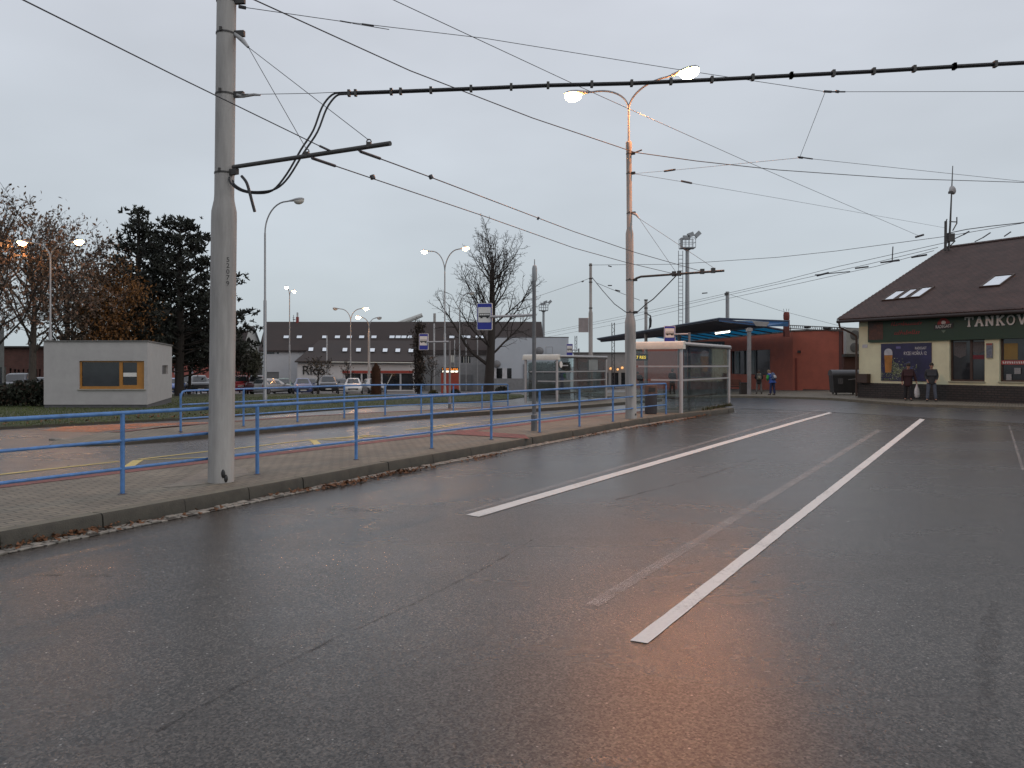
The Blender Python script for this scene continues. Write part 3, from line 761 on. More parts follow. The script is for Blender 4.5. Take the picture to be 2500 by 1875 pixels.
# feeder cable bundle with clips across the top of the picture
def feeder():
    pts = [(862, 228, 9.4), (1000, 223, 9.4), (1180, 216, 9.35), (1340, 209, 9.35), (1545, 204, 9.3), (1740, 195, 9.3), (1932, 185, 9.25), (2130, 175, 9.2), (2330, 163, 9.15), (2640, 146, 9.1), (4600, 40, 9.0)]
    root = thing('feeder_cable', 'clipped black feeder cable bundle crossing the top of the picture', 'cable', W(862, 228, 9.4))
    P_ = [W(*p) for p in pts]
    MB().tube([p + Vector((0, 0, .008)) for p in P_], .0118, 8).build('cable', M['rubber'], root, True)
    MB().tube([p + Vector((0, .012, -.008)) for p in P_], .0105, 8).build('cable', M['rubber'], root, True)
    MB().tube([W(583, 231, 9.55), W(640, 230, 9.5), W(760, 228, 9.45)] + [p + Vector((0, -.004, .022)) for p in P_], .004, 5).build('messenger_wire', M['wire'], root, True)
    sp = MB().tube([W(578, 232, 9.55), W(592, 235, 9.55), W(620, 231, 9.5), W(636, 232, 9.5)], [.02, .022, .018, .012], 8)
    for k in range(7): sp.lathe([(.026, -.004), (.026, .004)], W(594 + k*2.6, 231, 9.53), 10)
    sp.build('insulator', M['insul'], root, True)
    for px in (852, 868, 955, 978, 1052, 1150, 1248, 1338, 1445, 1542, 1638, 1738, 1838, 1932, 2035, 2133, 2232, 2330, 2430, 2530):
        for i in range(len(pts)-1):
            if pts[i][0] <= px <= pts[i+1][0] or (i == 0 and px < pts[0][0]):
                t = (px - pts[i][0])/(pts[i+1][0]-pts[i][0]); c = P_[i].lerp(P_[i+1], t)
                MB().box(c + Vector((0, 0, .004)), (.032, .06, .075)).build('clip', M['dark_steel'], root, True)
    d1 = [(862, 227, 9.4), (835, 226, 9.42), (810, 232, 9.44), (786, 262, 9.44), (765, 318, 9.42), (735, 365, 9.4), (700, 425, 9.38), (665, 465, 9.38), (625, 472, 9.4), (585, 464, 9.44), (562, 445, 9.46), (560, 432, 9.47)]
    d2 = [(862, 230, 9.4), (840, 230, 9.41), (820, 235, 9.42), (797, 266, 9.42), (775, 322, 9.4), (742, 372, 9.38), (705, 432, 9.36), (675, 460, 9.36), (640, 468, 9.38), (600, 466, 9.42), (574, 452, 9.44), (568, 440, 9.45)]
    def smooth(d):
        P_ = [W(*p) for p in d]; q = []
        for i in range(len(P_)-1):
            a = P_[max(0,i-1)]; b = P_[i]; c = P_[i+1]; e = P_[min(len(P_)-1,i+2)]
            for k in range(4):
                t = k/4; q.append(.5*((2*b) + (-a+c)*t + (2*a-5*b+4*c-e)*t*t + (-a+3*b-3*c+e)*t**3))
        return q + [P_[-1]]
    for d in (d1, d2): MB().tube(smooth(d), .0125, 8).build('loop', M['rubber'], root, True)
    MB().tube(smooth([(590, 430, 9.4), (602, 446, 9.36), (610, 472, 9.34), (616, 495, 9.33), (622, 517, 9.33)]), .018, 8).build('cut_end', M['rubber'], root, True)
feeder()
wire('overhead wire from the white pole across to the right edge', [(1447, 647, 43), (1650, 645, 41), (1900, 628, 38), (2040, 613, 36), (2310, 577, 33), (2640, 520, 31), (3600, 330, 26)], .012, 0, 3, clips=[((1485, 649, 42.6), (1493, 651, 42.5), 0.030)])
wire('long faint wire rising to the pub roof mast', [(1270, 824, 110), (1550, 766, 80), (1660, 742, 70), (1900, 688, 52), (2040, 652, 46), (2310, 592, 40)], .014, 0, 3, clips=[((1714, 716, 65), (1727, 715, 65), 0.048)])
wire('middle faint wire rising towards the pub roof', [(1270, 828, 110), (1550, 772, 82), (1780, 720, 62), (1960, 680, 50), (2120, 645, 45), (2290, 604, 41)], .014, 0, 3, clips=[((2150, 641, 44), (2196, 636, 43), 0.042), ((1995, 673, 49), (2022, 666, 48), 0.060), ((2226, 628, 43), (2262, 622, 42), 0.054)])
wire('lower faint wire rising towards the pub roof edge', [(1270, 835, 112), (1550, 783, 84), (1780, 728, 64), (1960, 690, 52), (2140, 650, 46), (2280, 612, 42)], .014, 0, 3, clips=[((1990, 671, 50), (2075, 663, 47), 0.030), ((2088, 655, 46), (2120, 651, 46), 0.048), ((2155, 640, 45), (2195, 634, 44), 0.036)])
wire('short hanger with ball insulators above the faint wires', [(2180, 602, 44), (2178, 640, 44)], .03, 0, 2)
wire('thin wire behind the white pole sloping down right', [(1455, 690, 42.5), (1510, 713, 40), (1562, 733, 38)], .012, 0, 2, clips=[((1484, 697, 42), (1494, 697, 42), 0.030), ((1502, 708, 40), (1514, 711, 40), 0.036)])
wire('cable sagging from the white pole to behind the lamp pole', [(1446, 678, 42.6), (1470, 708, 41), (1500, 742, 39), (1528, 762, 38)], .02, 0, 3)
wire('faint wire from left of the white pole', [(1270, 738, 60), (1420, 687, 45), (1440, 679, 43)], .01, 0, 2, clips=[((1420, 688, 45), (1425, 686, 45), 0.042)])
wire('faint sloping wire right of the canopy chimney', [(1785, 720, 60), (1900, 757, 58), (2075, 802, 55)], .012, 0, 2)
wire('bundle of cables above the pub roof at the right edge', [(2312, 570, 37), (2360, 560, 36), (2420, 552, 35), (2520, 541, 33), (3500, 400, 28)], .02, 0, 2, clips=[((2330, 583, 37), (2352, 573, 37), 0.024), ((2352, 573, 37), (2366, 565, 37), 0.036), ((2380, 590, 37), (2400, 580, 37), 0.024), ((2400, 580, 37), (2418, 568, 37), 0.030), ((2452, 577, 36), (2468, 566, 36), 0.030)])

# ------------------------------------------------------------------ background poles and masts
def plain_pole(label, px, Y, ytop, prof, mat, name='line_pole', cat='pole', group=None):
    X = (px - HX)*Y/F; b = onground(X, Y); H = EYE + (HY-ytop)*Y/F - b.z
    root = thing(name, label, cat, b, 0, group)
    MB().lathe([(r, z if z >= 0 else H) for r, z in prof] , (0,0,0), 14).build('shaft', mat, root)
    return root, H
wp, H = plain_pole('pale stepped pole with a square grey board, behind the far shelter', 1442, 43, 643, [(.15, 0), (.15, 2.4), (.115, 2.6), (.115, 4.9), (.08, 5.05), (.075, -1)], M['concrete'], group='concrete overhead line poles')
MB().bb((-.68, -.06, H - 3.85), (-.13, -.03, H - 3.05)).build('notice_board', P('board_back_grey', (.24, .22, .22), .6), wp)
for z in (H-.1, H-.85, H-1.05, H - 2.5): ring(MB(), (0, 0, z), .1, .06, 12).build('clamp_band', M['rust_band'], wp)
p2, H = plain_pole('grey pole with a dangling black cable loop above the canopy', 1577, 62, 731, [(.14, 0), (.12, -1)], M['concrete'], group='concrete overhead line poles')
MB().tube([(.12, 0, H-1.2), (.35, 0, H-1.3), (.42, 0, H-1.7), (.38, 0, H-2.2), (.25, 0, H-2.4), (.32, 0, H-2.0), (.3, 0, H - 1.5)], .06, 6).build('cable_loop', M['rubber'], p2)
for z in (H-.05, H-.7, H - 1.1): ring(MB(), (0, 0, z), .16, .08, 12).build('clamp_band', M['rust_band'], p2)
p3, H = plain_pole('dark steel pole rising behind the blue canopy', 1776, 64, 712, [(.16, 0), (.15, -1)], M['steel'], group='steel poles behind the canopy')
MB().box((-.08, 0, H - .2), (.25, .3, .2)).build('bracket', M['dark_steel'], p3)
def lattice(label, px, Y, ytop, w):
    X = (px-HX)*Y/F; b = onground(X, Y); H = EYE + (HY-ytop)*Y/F - b.z
    root = thing('lattice_mast', label, 'mast', b, 0, 'lattice masts')
    for s in (-1, 1):
        MB().bb((s*w/2 - .04, -.05, 0), (s*w/2 + .04, .05, H)).build('leg', M['dark_steel'], root)
    mb = MB(); n = int(H/.45)
    for i in range(n):
        z0, z1 = H*i/n, H*(i+1)/n; s = 1 if i % 2 else -1
        mb.tube([(-s*w/2, 0, z0), (s*w/2, 0, z1)], .025, 5)
    mb.build('bracing', M['dark_steel'], root)
lattice('dark lattice mast seen under the canopy tip', 1497, 95, 788, .33)
lattice('short dark lattice mast beside the far stop sign', 1406, 110, 820, .28)
def flood(label, px, Y, ytop, w, ladder):
    X = (px-HX)*Y/F; b = onground(X, Y); H = EYE + (HY-ytop)*Y/F - b.z
    root = thing('floodlight_mast', label, 'floodlight mast', b, 0, 'floodlight masts')
    k = w/1.7
    MB().lathe([(.32*k, 0), (.22*k, H), (.6*k, H + .25*k)], (0,0,0), 12).build('shaft', M['steel'], root)
    MB().bb((-w/2, -w*.4, H + .25*k), (w/2, w*.4, H + .35*k)).build('platform', M['steel'], root)
    mb = MB()
    for x in (-.5, -.25, 0, .25, .5):
        for y in (-.4, .4): mb.tube([(x*w, y*w, H+.3*k), (x*w, y*w, H + 1.45*k)], .035*k, 5)
    for z in (.9, 1.45):
        mb.tube([(-w/2, -w*.4, H+z*k), (w/2, -w*.4, H+z*k), (w/2, w*.4, H+z*k), (-w/2, w*.4, H+z*k), (-w/2, -w*.4, H+z*k)], .03*k, 5)
    mb.build('guard_rail', M['steel'], root)
    if ladder: MB().bb((-w*.5, -.1, H+.3*k), (-w*.32, .1, H+1.5*k)).build('cabinet', M['lamp_body'], root)
    for x, z, a in ((.22, 1.9, -.35), (.72, 1.95, -.75), (-.1, 1.55, 0)):
        MB().box((x*w, -.1, H + z*k), (.75*k, .35*k, .5*k), Matrix.Rotation(a, 3, 'Y')).build('floodlight', M['steel'], root)
        MB().tube([(x*w, 0, H + z*k), (x*w*.8, 0, H + 1.3*k)], .05*k, 5).build('bracket', M['steel'], root)
    if ladder:
        mb = MB()
        for x in (-.62, -.32): mb.tube([(x*w, 0, 0), (x*w, 0, H)], .045, 5)
        for i in range(int(H/.45)): mb.tube([(-.62*w, 0, .45*i), (-.32*w, 0, .45*i)], .03, 4)
        mb.build('ladder', M['steel'], root)
flood('tall grey floodlight mast with ladder behind the canopy', 1678, 90, 612, 1.65, True)
flood('smaller floodlight mast behind the grey building', 1327, 140, 762, 1.6, False)

# ------------------------------------------------------------------ bus stop signs
def bus_sign(label, px, base_py, dz, arm_py, L=1.15, top_extra=0.0, Y=None, sw=.36, sh=.62, yaw=0.0, r=.045):
    b = G(px, base_py, dz) if Y is None else onground((px-HX)*Y/F, Y, dz)
    root = thing('bus_stop_sign', label, 'bus stop sign', b, 0, 'bus stop signs on bracket poles')
    H = EYE + (HY - arm_py)*b.y/F - b.z
    MB().lathe([(r*1.5, -.02), (r*1.5, .35), (r, .38), (r*.9, H + top_extra)], (0,0,0), 14).build('pole', M['sign_pole'], root)
    if top_extra > .5:
        MB().lathe([(.045, H+top_extra-.28), (.056, H+top_extra-.25), (.056, H+top_extra+.0), (.04, H+top_extra+.06), (.012, H+top_extra+.08), (.01, H+top_extra+.2)], (.01, 0, 0), 10).build('pole_cap', M['lamp_body'], root)
    d = Vector((-.857, .516, 0))
    MB().tube([(0,0,H-.03), tuple(d*L + Vector((0,0,H-.03)))], .03, 10).build('bracket_arm', M['alu'], root)
    c = d*(L + sw*.42) + Vector((0, 0, H - .02))
    Mt = Matrix.Translation(c) @ Matrix.Rotation(R(-8 + yaw), 4, 'Z')
    def rr(w, h, q, y0, y1):                       # rounded plate
        pts = []
        for cx, cz, a0 in ((w/2-q, h/2-q, 0), (-w/2+q, h/2-q, 90), (-w/2+q, -h/2+q, 180), (w/2-q, -h/2+q, 270)):
            for k in range(5): a = R(a0 + k*22.5); pts.append((cx + q*math.cos(a), y0, cz + q*math.sin(a)))
        return MB().prism(pts, (0, y1-y0, 0)).xf(Mt)
    fixn(rr(sw, sh, .03, -.02, .02).build('sign_plate', M['sign_white'], root))
    fixn(rr(sw*.92, sh*.95, .02, -.024, -.0205).build('blue_panel', M['sign_blue'], root))
    wp_ = MB(); zc = sh*.065
    fixn(rr(sw*.82, sh*.56, .02, -.028, -.0245).xf(Matrix.Translation((0, 0, zc))).build('white_panel', M['sign_white'], root))
    bus = MB(); s = sw*.72; z0 = zc - .01
    def pr(x0, x1, a, b_): bus.prism([(x0*s, -.0285, z0 + a*s), (x1*s, -.0285, z0 + a*s), (x1*s, -.0285, z0 + b_*s), (x0*s, -.0285, z0 + b_*s)], (0, -.0025, 0))
    pr(-.5, .5, -.17, -.01); pr(-.48, .5, .13, .18); pr(-.48, -.45, -.02, .13); pr(.46, .5, -.02, .13)
    for x in (-.26, -.06, .14, .32): pr(x-.012, x+.012, -.02, .13)
    for x in (-.27, .27):
        bus.prism([((x + .11*math.cos(k/10*6.283))*s, -.0285, z0 + (-.17 + .11*math.sin(k/10*6.283))*s) for k in range(10)], (0, -.004, 0))
    bus.xf(Mt); fixn(bus.build('bus_symbol', M['black_text'], root, sharp=0))
    return root
bus_sign('large blue and white bus stop sign hung from a tall pole with capped top', 1304, 1052, .145, 766, 1.15, 1.0)
bus_sign('blue and white bus stop sign held on a low bracket before the dark column tree', 1098, 998, .125, 832, 1.05, 0.0, r=.04)
bus_sign('blue and white bus stop sign just above the near shelter roof', 1683, 0, .125, 813, .52, .02, Y=25.4, sw=.37, sh=.55)
bus_sign('distant blue and white bus stop sign above the far shelter roof', 1413, 0, .1, 853, .42, .05, Y=43, sw=.36, sh=.68)

# ------------------------------------------------------------------ bus shelters
def shelter(label, P1, group):
    root = thing('bus_shelter', label, 'bus shelter', P1, R(58.9), group)   # local x along the platform, y across it (away from the road)
    Lx, Wy, H = 5.25, 1.6, 2.16
    for x in (0, Lx):
        for y in (0, Wy):
            MB().tube([(x, y, 0), (x, y, H - .1)], .058, 12).build('post', M['alu'], root)
    # roof: flat sheet with a deep rounded cream fascia
    for x0, x1, nm in ((-.1, .12, 'fascia'),):
        prof = [(x0, H-.2), (x0 - .01, H-.1), (x0 + .03, H), (x0+.1, H+.04), (x1, H+.045), (x1, H-.2)]
        fixn(MB().prism([(x, -.1, z) for x, z in prof], (0, Wy + .2, 0)).build(nm, M['alu_white'], root))
    fixn(MB().tube([(Lx, -.06, H - .05), (Lx, Wy+.06, H-.05)], .06, 10).build('end_bar', M['alu'], root))
    fixn(MB().tube([(.06, -.06, H - .04), (Lx-.06, -.06, H-.04), (Lx, -.05, H-.09)], .055, 10).build('edge_bar', M['alu'], root))
    fixn(MB().tube([(.06, Wy+.06, H - .04), (Lx-.06, Wy+.06, H-.04)], .055, 10).build('edge_bar', M['alu'], root))
    MB().bb((.13, -.05, H - .02), (Lx-.13, Wy+.05, H)).build('roof', P('shelter_roof_sheet', (.12, .12, .125), .5), root)
    mb = MB()
    for k in range(1, 5): mb.bb((Lx*k/5 - .03, 0, H-.1), (Lx*k/5 + .03, Wy, H-.022))
    mb.build('roof_rib', M['alu'], root)
    # back wall towards the road: three glass panels, two rails
    for k in range(3):
        a, b = .08 + (Lx-.16)*k/3, .08 + (Lx-.16)*(k+1)/3 - .02
        for (z0, z1) in ((.1, .98), (1.04, 1.4), (1.46, H-.12)):
            MB().bb((a, -.006, z0), (b, .006, z1)).build('glass_panel', M['glass'], root)
    for z in (1.01, 1.43): MB().bb((.05, -.03, z-.025), (Lx-.05, .03, z+.025)).build('rail', M['alu'], root)
    # end walls
    for x in (0, Lx):
        for (z0, z1) in ((.1, .98), (1.04, 1.4), (1.46, H-.26)):
            MB().bb((x-.006, .08, z0), (x+.006, Wy-.08, z1)).build('glass_panel', M['glass'], root)
        MB().bb((x-.03, .02, .985), (x+.03, Wy*(.6 if x == 0 else 1), 1.035)).build('rail', M['alu'], root)
        MB().bb((x-.03, .02, 1.405), (x+.03, Wy*(.86 if x == 0 else 1), 1.455)).build('rail', M['alu'], root)
    MB().bb((.4, .28, .42), (Lx-.5, .62, .46)).build('bench', P('bench_wood', (.1, .05, .03), .6, var=.3), root)
    for x in (.8, 2.4, 4.1): MB().bb((x-.03, .3, 0), (x+.03, .34, .42)).build('bench_leg', M['alu'], root)
    return root
GS = 'glass bus shelters with cream fascias'
Q1 = onground(5.14, 23.4, .145); Q2 = onground(1.98, 33.9, .125)
s1 = shelter('near glass bus shelter beside the twin-lamp pole', Q1, GS)
s2 = shelter('far glass bus shelter at the end of the lawn', Q2, GS)
MB().lathe([(.14, -.012), (.14, .012)], (0, 0, 0), 20).xf(Matrix.Translation((.3, -.04, 1.75)) @ Matrix.Rotation(R(90), 4, 'X')).build('route_disc', M['sign_white'], s2)
MB().tube([(.3, -.02, 1.7), (1.0, -.02, 1.7)], .03, 8).build('disc_arm', M['alu'], s2)
MB().bb((3.2, -.03, 1.48), (4.2, -.015, 1.98)).build('timetable', P('timetable_paper', (.2, .22, .22), .5), s2)
MB().bb((2.9, .02, 1.5), (4.6, .03, 2.0)).build('timetable', P('timetable_board', (.17, .18, .18), .5, var=.5, scale=6), s1)
# hanging departure display in the near shelter
dsp = thing('departure_display', 'small hanging yellow departure display inside the near shelter', 'display', W(1563, 872, 24.4))
MB().bb((-.26, -.05, -.11), (.24, .05, .1)).build('case', P('display_case', (.015, .015, .015), .4), dsp)
ey = emis('yellow_led', (1.0, .62, .05), 2.2)
MB().text('7 RES', .13, Matrix.Translation((.02, -.056, -.01)) @ Matrix.Rotation(R(90), 4, 'X') , .004, sx=1.0).build('digits', ey, dsp, sharp=0)
MB().bb((-.05, -.02, .1), (-.02, .02, .34)).build('hanger', M['alu'], dsp)
MB().bb((-.16, -.04, .12), (.06, -.02, .24)).build('paper_notice', M['sign_white'], dsp)
# litter bin at the railing end
bn_ = onground(*(G(1589, 1011, .145)[:2]), .145)
lb = thing('litter_bin', 'round litter bin with dark body and brown upper half beside the near shelter', 'litter bin', bn_)
MB().lathe([(.15, 0), (.175, .02), (.185, .1), (.18, .58)], (0,0,0), 20).build('bin_body', P('bin_dark', (.03, .03, .036), .6), lb)
mb = MB().lathe([(.18, .585), (.195, .6), (.19, .86), (.15, .9), (.05, .92)], (0,0,0), 20)
mb.build('bin_hood', P('bin_brown', (.10, .06, .045), .7, var=.35, scale=12), lb)
MB().bb((-.1, -.2, .68), (.1, -.175, .8)).build('opening', M['tar'], lb)
# weeds along the near shelter foot
mb = MB(); rd = random.Random(21)
for _ in range(420):
    t = rd.random()**.6; q = Q1 + Vector((.516, .857, 0))*(1.6 + 3.6*t) + Vector((.857, -.516, 0))*(.06 + abs(rd.gauss(0, .05))); h = rd.uniform(.03, .16); a = rd.uniform(0, 3.14)
    mb.face([q + Vector((math.cos(a)*.012, math.sin(a)*.012, 0)), q - Vector((math.cos(a)*.012, math.sin(a)*.012, 0)), q + Vector((rd.uniform(-.06, .06), rd.uniform(-.06, .06), h))])
tag(mb.build('weeds', P('weed', (.05, .055, .02), .8, var=.5, scale=9), sharp=0), 'weeds growing along the foot of the near shelter glass', 'weeds', kind='stuff')
# ------------------------------------------------------------------ kiosk
MW = P('grey_white_render', (.36, .352, .345), .85, var=.08, scale=2.2, bump=.15, bscale=90)
MPL = P('plinth_grey', (.085, .085, .088), .85, var=.2, scale=5)
MOC = P('ochre_frame', (.34, .15, .025), .5, var=.15, scale=4)
ks = onground(-18.85, 31.0)
kiosk = thing('kiosk', 'pale grey flat-roofed kiosk with an ochre framed corner window', 'kiosk', ks)
HT = EYE + (HY - 834)*31/F - ks.z; KW = 4.17
wz = lambda py: EYE + (HY - py)*31/F - ks.z
u0, u1 = (193-107)*31/F, (352-107)*31/F
z0, z1 = wz(950), wz(881)
RV = Vector((-2.1, 7.0, 0))                 # depth direction of the right wall
mb = MB().wall(0, KW, .2, HT, [(u0, u1, z0, z1)], .16)
mb.face([(0, 0, .2), (0, 0, HT), RV + Vector((0, 0, HT)), RV + Vector((0, 0, .2))])
o = mb.build('wall', MW, kiosk, sharp=0)
# right wall in its own frame (local x along RV)
rlen = RV.length; ra = math.atan2(RV.y, RV.x)
Mr = Matrix.Translation((KW, 0, 0)) @ Matrix.Rotation(ra, 4, 'Z')
def ru(px):                                  # distance along the right wall at a pixel column
    A = ks + Vector((KW, 0, 0)); s = (px-HX)/F; d = RV.normalized(); return (s*A.y - A.x)/(d.x - s*d.y)
w2a, w2b = ru(396), ru(410)
MB().wall(0, rlen, .2, HT - .0, [(w2a, w2b, wz(917)*1.0, wz(892))], .1).xf(Mr).build('wall', MW, kiosk, sharp=0)
MB().wall(w2a, w2b, wz(917), wz(892), [], .1, .09).xf(Mr).build('window', M['pane'], kiosk, sharp=0)
MB().prism([(-.0, .03, -.35), (KW-.03, .03, -.35), Vector((KW-.03, 0, -.35)) + RV, Vector((0, 0, -.35)) + RV], (0, 0, .55)).build('plinth', MPL, kiosk)
MB().prism([(-.05, -.05, HT), (KW+.05, -.05, HT), Vector((KW+.05, 0, HT)) + RV, Vector((-.05, 0, HT)) + RV], (0, 0, .05)).build('roof', P('roof_flashing', (.12, .115, .11), .6), kiosk)
# window: frame members and panes
fw = MB(); um = (293-107)*31/F; ue = u1
for a, b, c, d in ((u0, u0+.07, z0, z1), (um-.06, um+.07, z0, z1), (ue-.32, ue, z0, z1), (u0+.07, um-.06, z0, z0+.11), (um+.07, ue-.32, z0, z0+.16), (u0+.07, um-.06, z1-.05, z1), (um+.07, ue-.32, z1-.06, z1)):
    fw.bb((a, .07, c), (b, .14, d))
wf = fw.build('window', MOC, kiosk)
MB().bb((u0+.07, .1, z0+.11), (um-.06, .11, z1-.05)).build('pane', M['pane'], wf)
MB().bb((um+.07, .1, z0+.16), (ue-.32, .11, z1-.06)).build('pane', M['pane'], wf)
MB().bb((um+.09, .088, z0+.5), (ue-.34, .099, z0+.66)).build('paper_strip', M['sign_white'], wf)
MB().bb((u0-.05, -.05, z0-.05), (u1+.06, .12, z0-.005)).build('window_sill', P('sill_metal', (.25, .24, .2), .5), kiosk)

# ------------------------------------------------------------------ pub
PC = onground(16.4, 36.4, .11); pub_a = R(-59.3)
pub = thing('pub', 'cream pub with dark green fascia, brown roof and poster, at right', 'pub', PC, pub_a)
CREAM = P('cream_render', (.62, .60, .41), .85, var=.1, scale=1.5, bump=.1, bscale=80)
PLB = brick('plinth_tiles', (.04, .03, .026), (.03, .024, .022), (.015, .013, .012), 1.0, .7, .3, .25, .1, (R(90), 0, 0))
MR = brick('roof_tiles', (.064, .034, .028), (.05, .03, .026), (.018, .013, .012), 1.0, .85, .8, .28, .16, 0, .5, .012, .3)
GRN = P('fascia_green', (.014, .036, .017), .5, var=.12, scale=1)
DKB = P('dark_brown_wood', (.045, .022, .014), .55, var=.3, scale=5)
dirp = Vector((.5105, -.8599, 0)); norp = Vector((.8599, .5105, 0))
def pu(px):
    s = (px-HX)/F; return (s*PC.y - PC.x)/(dirp.x - s*dirp.y)
def pzv(px, py):
    t = pu(px); Y = PC.y + dirp.y*t; return EYE + (HY-py)*Y/F - PC.z
PLEN, PDEP = 11.0, 17.0
win1 = (pu(2318), pu(2404), pzv(2360, 931), pzv(2360, 827)); win2 = (pu(2440), 10.4, pzv(2470, 932), pzv(2470, 822))
EH = 3.62
MB().wall(0, PLEN, .70, EH, [win1, win2], .22).build('wall', CREAM, pub, sharp=0)
MB().face([(0, 0, .7), (0, 0, EH), (0, PDEP, EH), (0, PDEP, .7)]).build('wall', CREAM, pub, sharp=0)
MB().bb((-.03, -.04, -.15), (PLEN, PDEP, .70)).build('plinth', PLB, pub)
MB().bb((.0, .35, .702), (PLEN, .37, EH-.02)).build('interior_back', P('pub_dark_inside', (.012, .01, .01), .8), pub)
# roof
rp = [(-.7, -.5, 3.66), (PLEN+1, -.5, 3.66), (PLEN+1, 8.5, 7.75), (-.7, 8.5, 7.75)]
n_r = (Vector(rp[1])-Vector(rp[0])).cross(Vector(rp[3])-Vector(rp[0])).normalized()
# local frame for tiles: built flat and rotated up so the brick pattern follows the slope
sl = math.atan2(4.09, 9.0); LS = math.hypot(9.0, 4.09)
Mroof = Matrix.Translation((-.7, -.5, 3.66)) @ Matrix.Rotation(sl, 4, 'X')
rf = MB().bb((0, 0, 0), (PLEN+1.7, LS, .09))
rd = random.Random(2)
ro = rf.build('roof', MR, pub); ro.matrix_local = Mroof
jag = MB()                                       # verge tiles along the gable edge
for i in range(32):
    y = LS*i/32; jag.box((-.01, y + LS/64, .07), (.22, LS/32*.96, .05), Matrix.Rotation(.09, 3, 'X'))
for i in range(44): jag.box((.14 + i*.28, .03, .06), (.25, .14, .07), Matrix.Rotation(.1, 3, 'X'))
for i in range(30): jag.box((.2 + i*.4, LS, .1), (.37, .22, .1))
jo = jag.build('verge_tiles', MR, ro)
ro2 = MB().bb((0, 0, 0), (PLEN+1.7, LS, .09)).build('roof', MR, pub); ro2.matrix_local = Matrix.Translation((-.7, 17.5, 3.66)) @ Matrix.Rotation(math.pi - sl, 4, 'X') @ Matrix.Translation((0, 0, -.09))
MB().face([(-.4, -.2, EH), (-.4, 8.5, 7.65), (-.4, 17.2, EH)]).build('gable', CREAM, pub, sharp=0)
MB().bb((-.62, -.42, EH-.05), (PLEN+.9, -.02, EH + .03)).build('eave_board', DKB, pub)
gt = MB(); gt.tube([(-.75, -.58, 3.6), (PLEN+1, -.58, 3.6)], .075, 10); gt.build('gutter', P('gutter_dark', (.022, .014, .012), .6), pub)
MB().tube([(-.68, -.55, 3.56), (-.66, -.5, 3.32), (-.3, -.12, 3.05), (-.1, -.07, 2.9), (-.08, -.07, 2.7), (-.08, -.07, .05)], .05, 8).build('downpipe', DKB, pub)
# skylights lie in the roof plane
PW = lambda p: (Matrix.Translation(PC) @ Matrix.Rotation(pub_a, 4, 'Z')) @ Vector(p)
w0, w1, w3 = PW(rp[0]), PW(rp[1]), PW(rp[3]); wn = (w1-w0).cross(w3-w0).normalized(); eu = (w1-w0).normalized(); ev = (w3-w0).normalized()
def onroof(px, py):
    p = ray_plane(px, py, w0 + wn*.09, wn); return ((p-w0).dot(eu), (p-w0).dot(ev))
for a, b in (((2163, 734), (2212, 711)), ((2192, 731), (2241, 707)), ((2220, 728), (2272, 703)), ((2404, 701), (2466, 673))):
    (ua, va), (ub, vb) = onroof(*a), onroof(*b); uu = (ua+ub)/2; 
    wdt = .62 if a[0] < 2300 else .75
    fr = MB()
    for x0, x1, y0, y1 in ((uu-wdt/2-.06, uu-wdt/2, va-.06, vb+.06), (uu+wdt/2, uu+wdt/2+.06, va-.06, vb+.06), (uu-wdt/2, uu+wdt/2, va-.06, va), (uu-wdt/2, uu+wdt/2, vb, vb+.06)):
        fr.bb((x0, y0, .06), (x1, y1, .16))
    fo_ = fr.build('skylight', DKB, ro)
    MB().bb((uu-wdt/2, va, .07), (uu+wdt/2, vb, .135)).build('pane', M['skylight'], fo_)
# green fascia sign with slab lettering
sg = MB().bb((pu(2123), -.13, pzv(2123, 836)), (PLEN, -.003, 3.56)).build('fascia_sign', GRN, pub)
SL = {'T': [(-.5,.5,.5,.5),(0,.5,0,-.5),(-.18,-.5,.18,-.5),(-.5,.5,-.5,.27),(.5,.5,.5,.27)], 'A': [(-.42,-.5,0,.5),(.42,-.5,0,.5),(-.24,-.1,.24,-.1),(-.55,-.5,-.25,-.5),(.25,-.5,.55,-.5)], 'N': [(-.36,-.5,-.36,.5),(-.36,.5,.36,-.5),(.36,-.5,.36,.5),(-.5,-.5,-.2,-.5),(.2,.5,.5,.5),(-.52,.5,-.3,.5)],
      'K': [(-.3,-.5,-.3,.5),(-.3,-.02,.36,.5),(-.12,.12,.4,-.5),(-.46,-.5,-.12,-.5),(-.46,.5,-.12,.5),(.2,.5,.5,.5),(.22,-.5,.55,-.5)], 'O': None, 'V': [(-.4,.5,0,-.5),(.4,.5,0,-.5),(-.56,.5,-.24,.5),(.24,.5,.56,.5)]}
MLET = P('sign_letter_white', (.55, .53, .5), .5)
for i, ch in enumerate('TANKOVNA'):
    cx = pu(2371) + i*.405; cz = pzv(2371, 786); hgt = .36
    mb = MB(); segs = SL[ch]
    if ch == 'O': segs = [(.42*math.cos(a), .5*math.sin(a), .42*math.cos(b_), .5*math.sin(b_)) for a, b_ in ((k/14*6.2832, (k+1)/14*6.2832) for k in range(14))]
    for j, (xa, za, xb, zb) in enumerate(segs):
        a = Vector((cx + xa*.31, -.15 - .0007*j, cz + za*hgt)); b_ = Vector((cx + xb*.31, -.15 - .0007*j, cz + zb*hgt)); dv = b_-a
        mb.box((a+b_)/2, (dv.length + (.03 if ch == 'O' else .02), .03, .072 if abs(zb-za) > .3 else .05), Matrix.Rotation(-math.atan2(dv.z, dv.x), 3, 'Y'))
    mb.build('letter', MLET, sg)
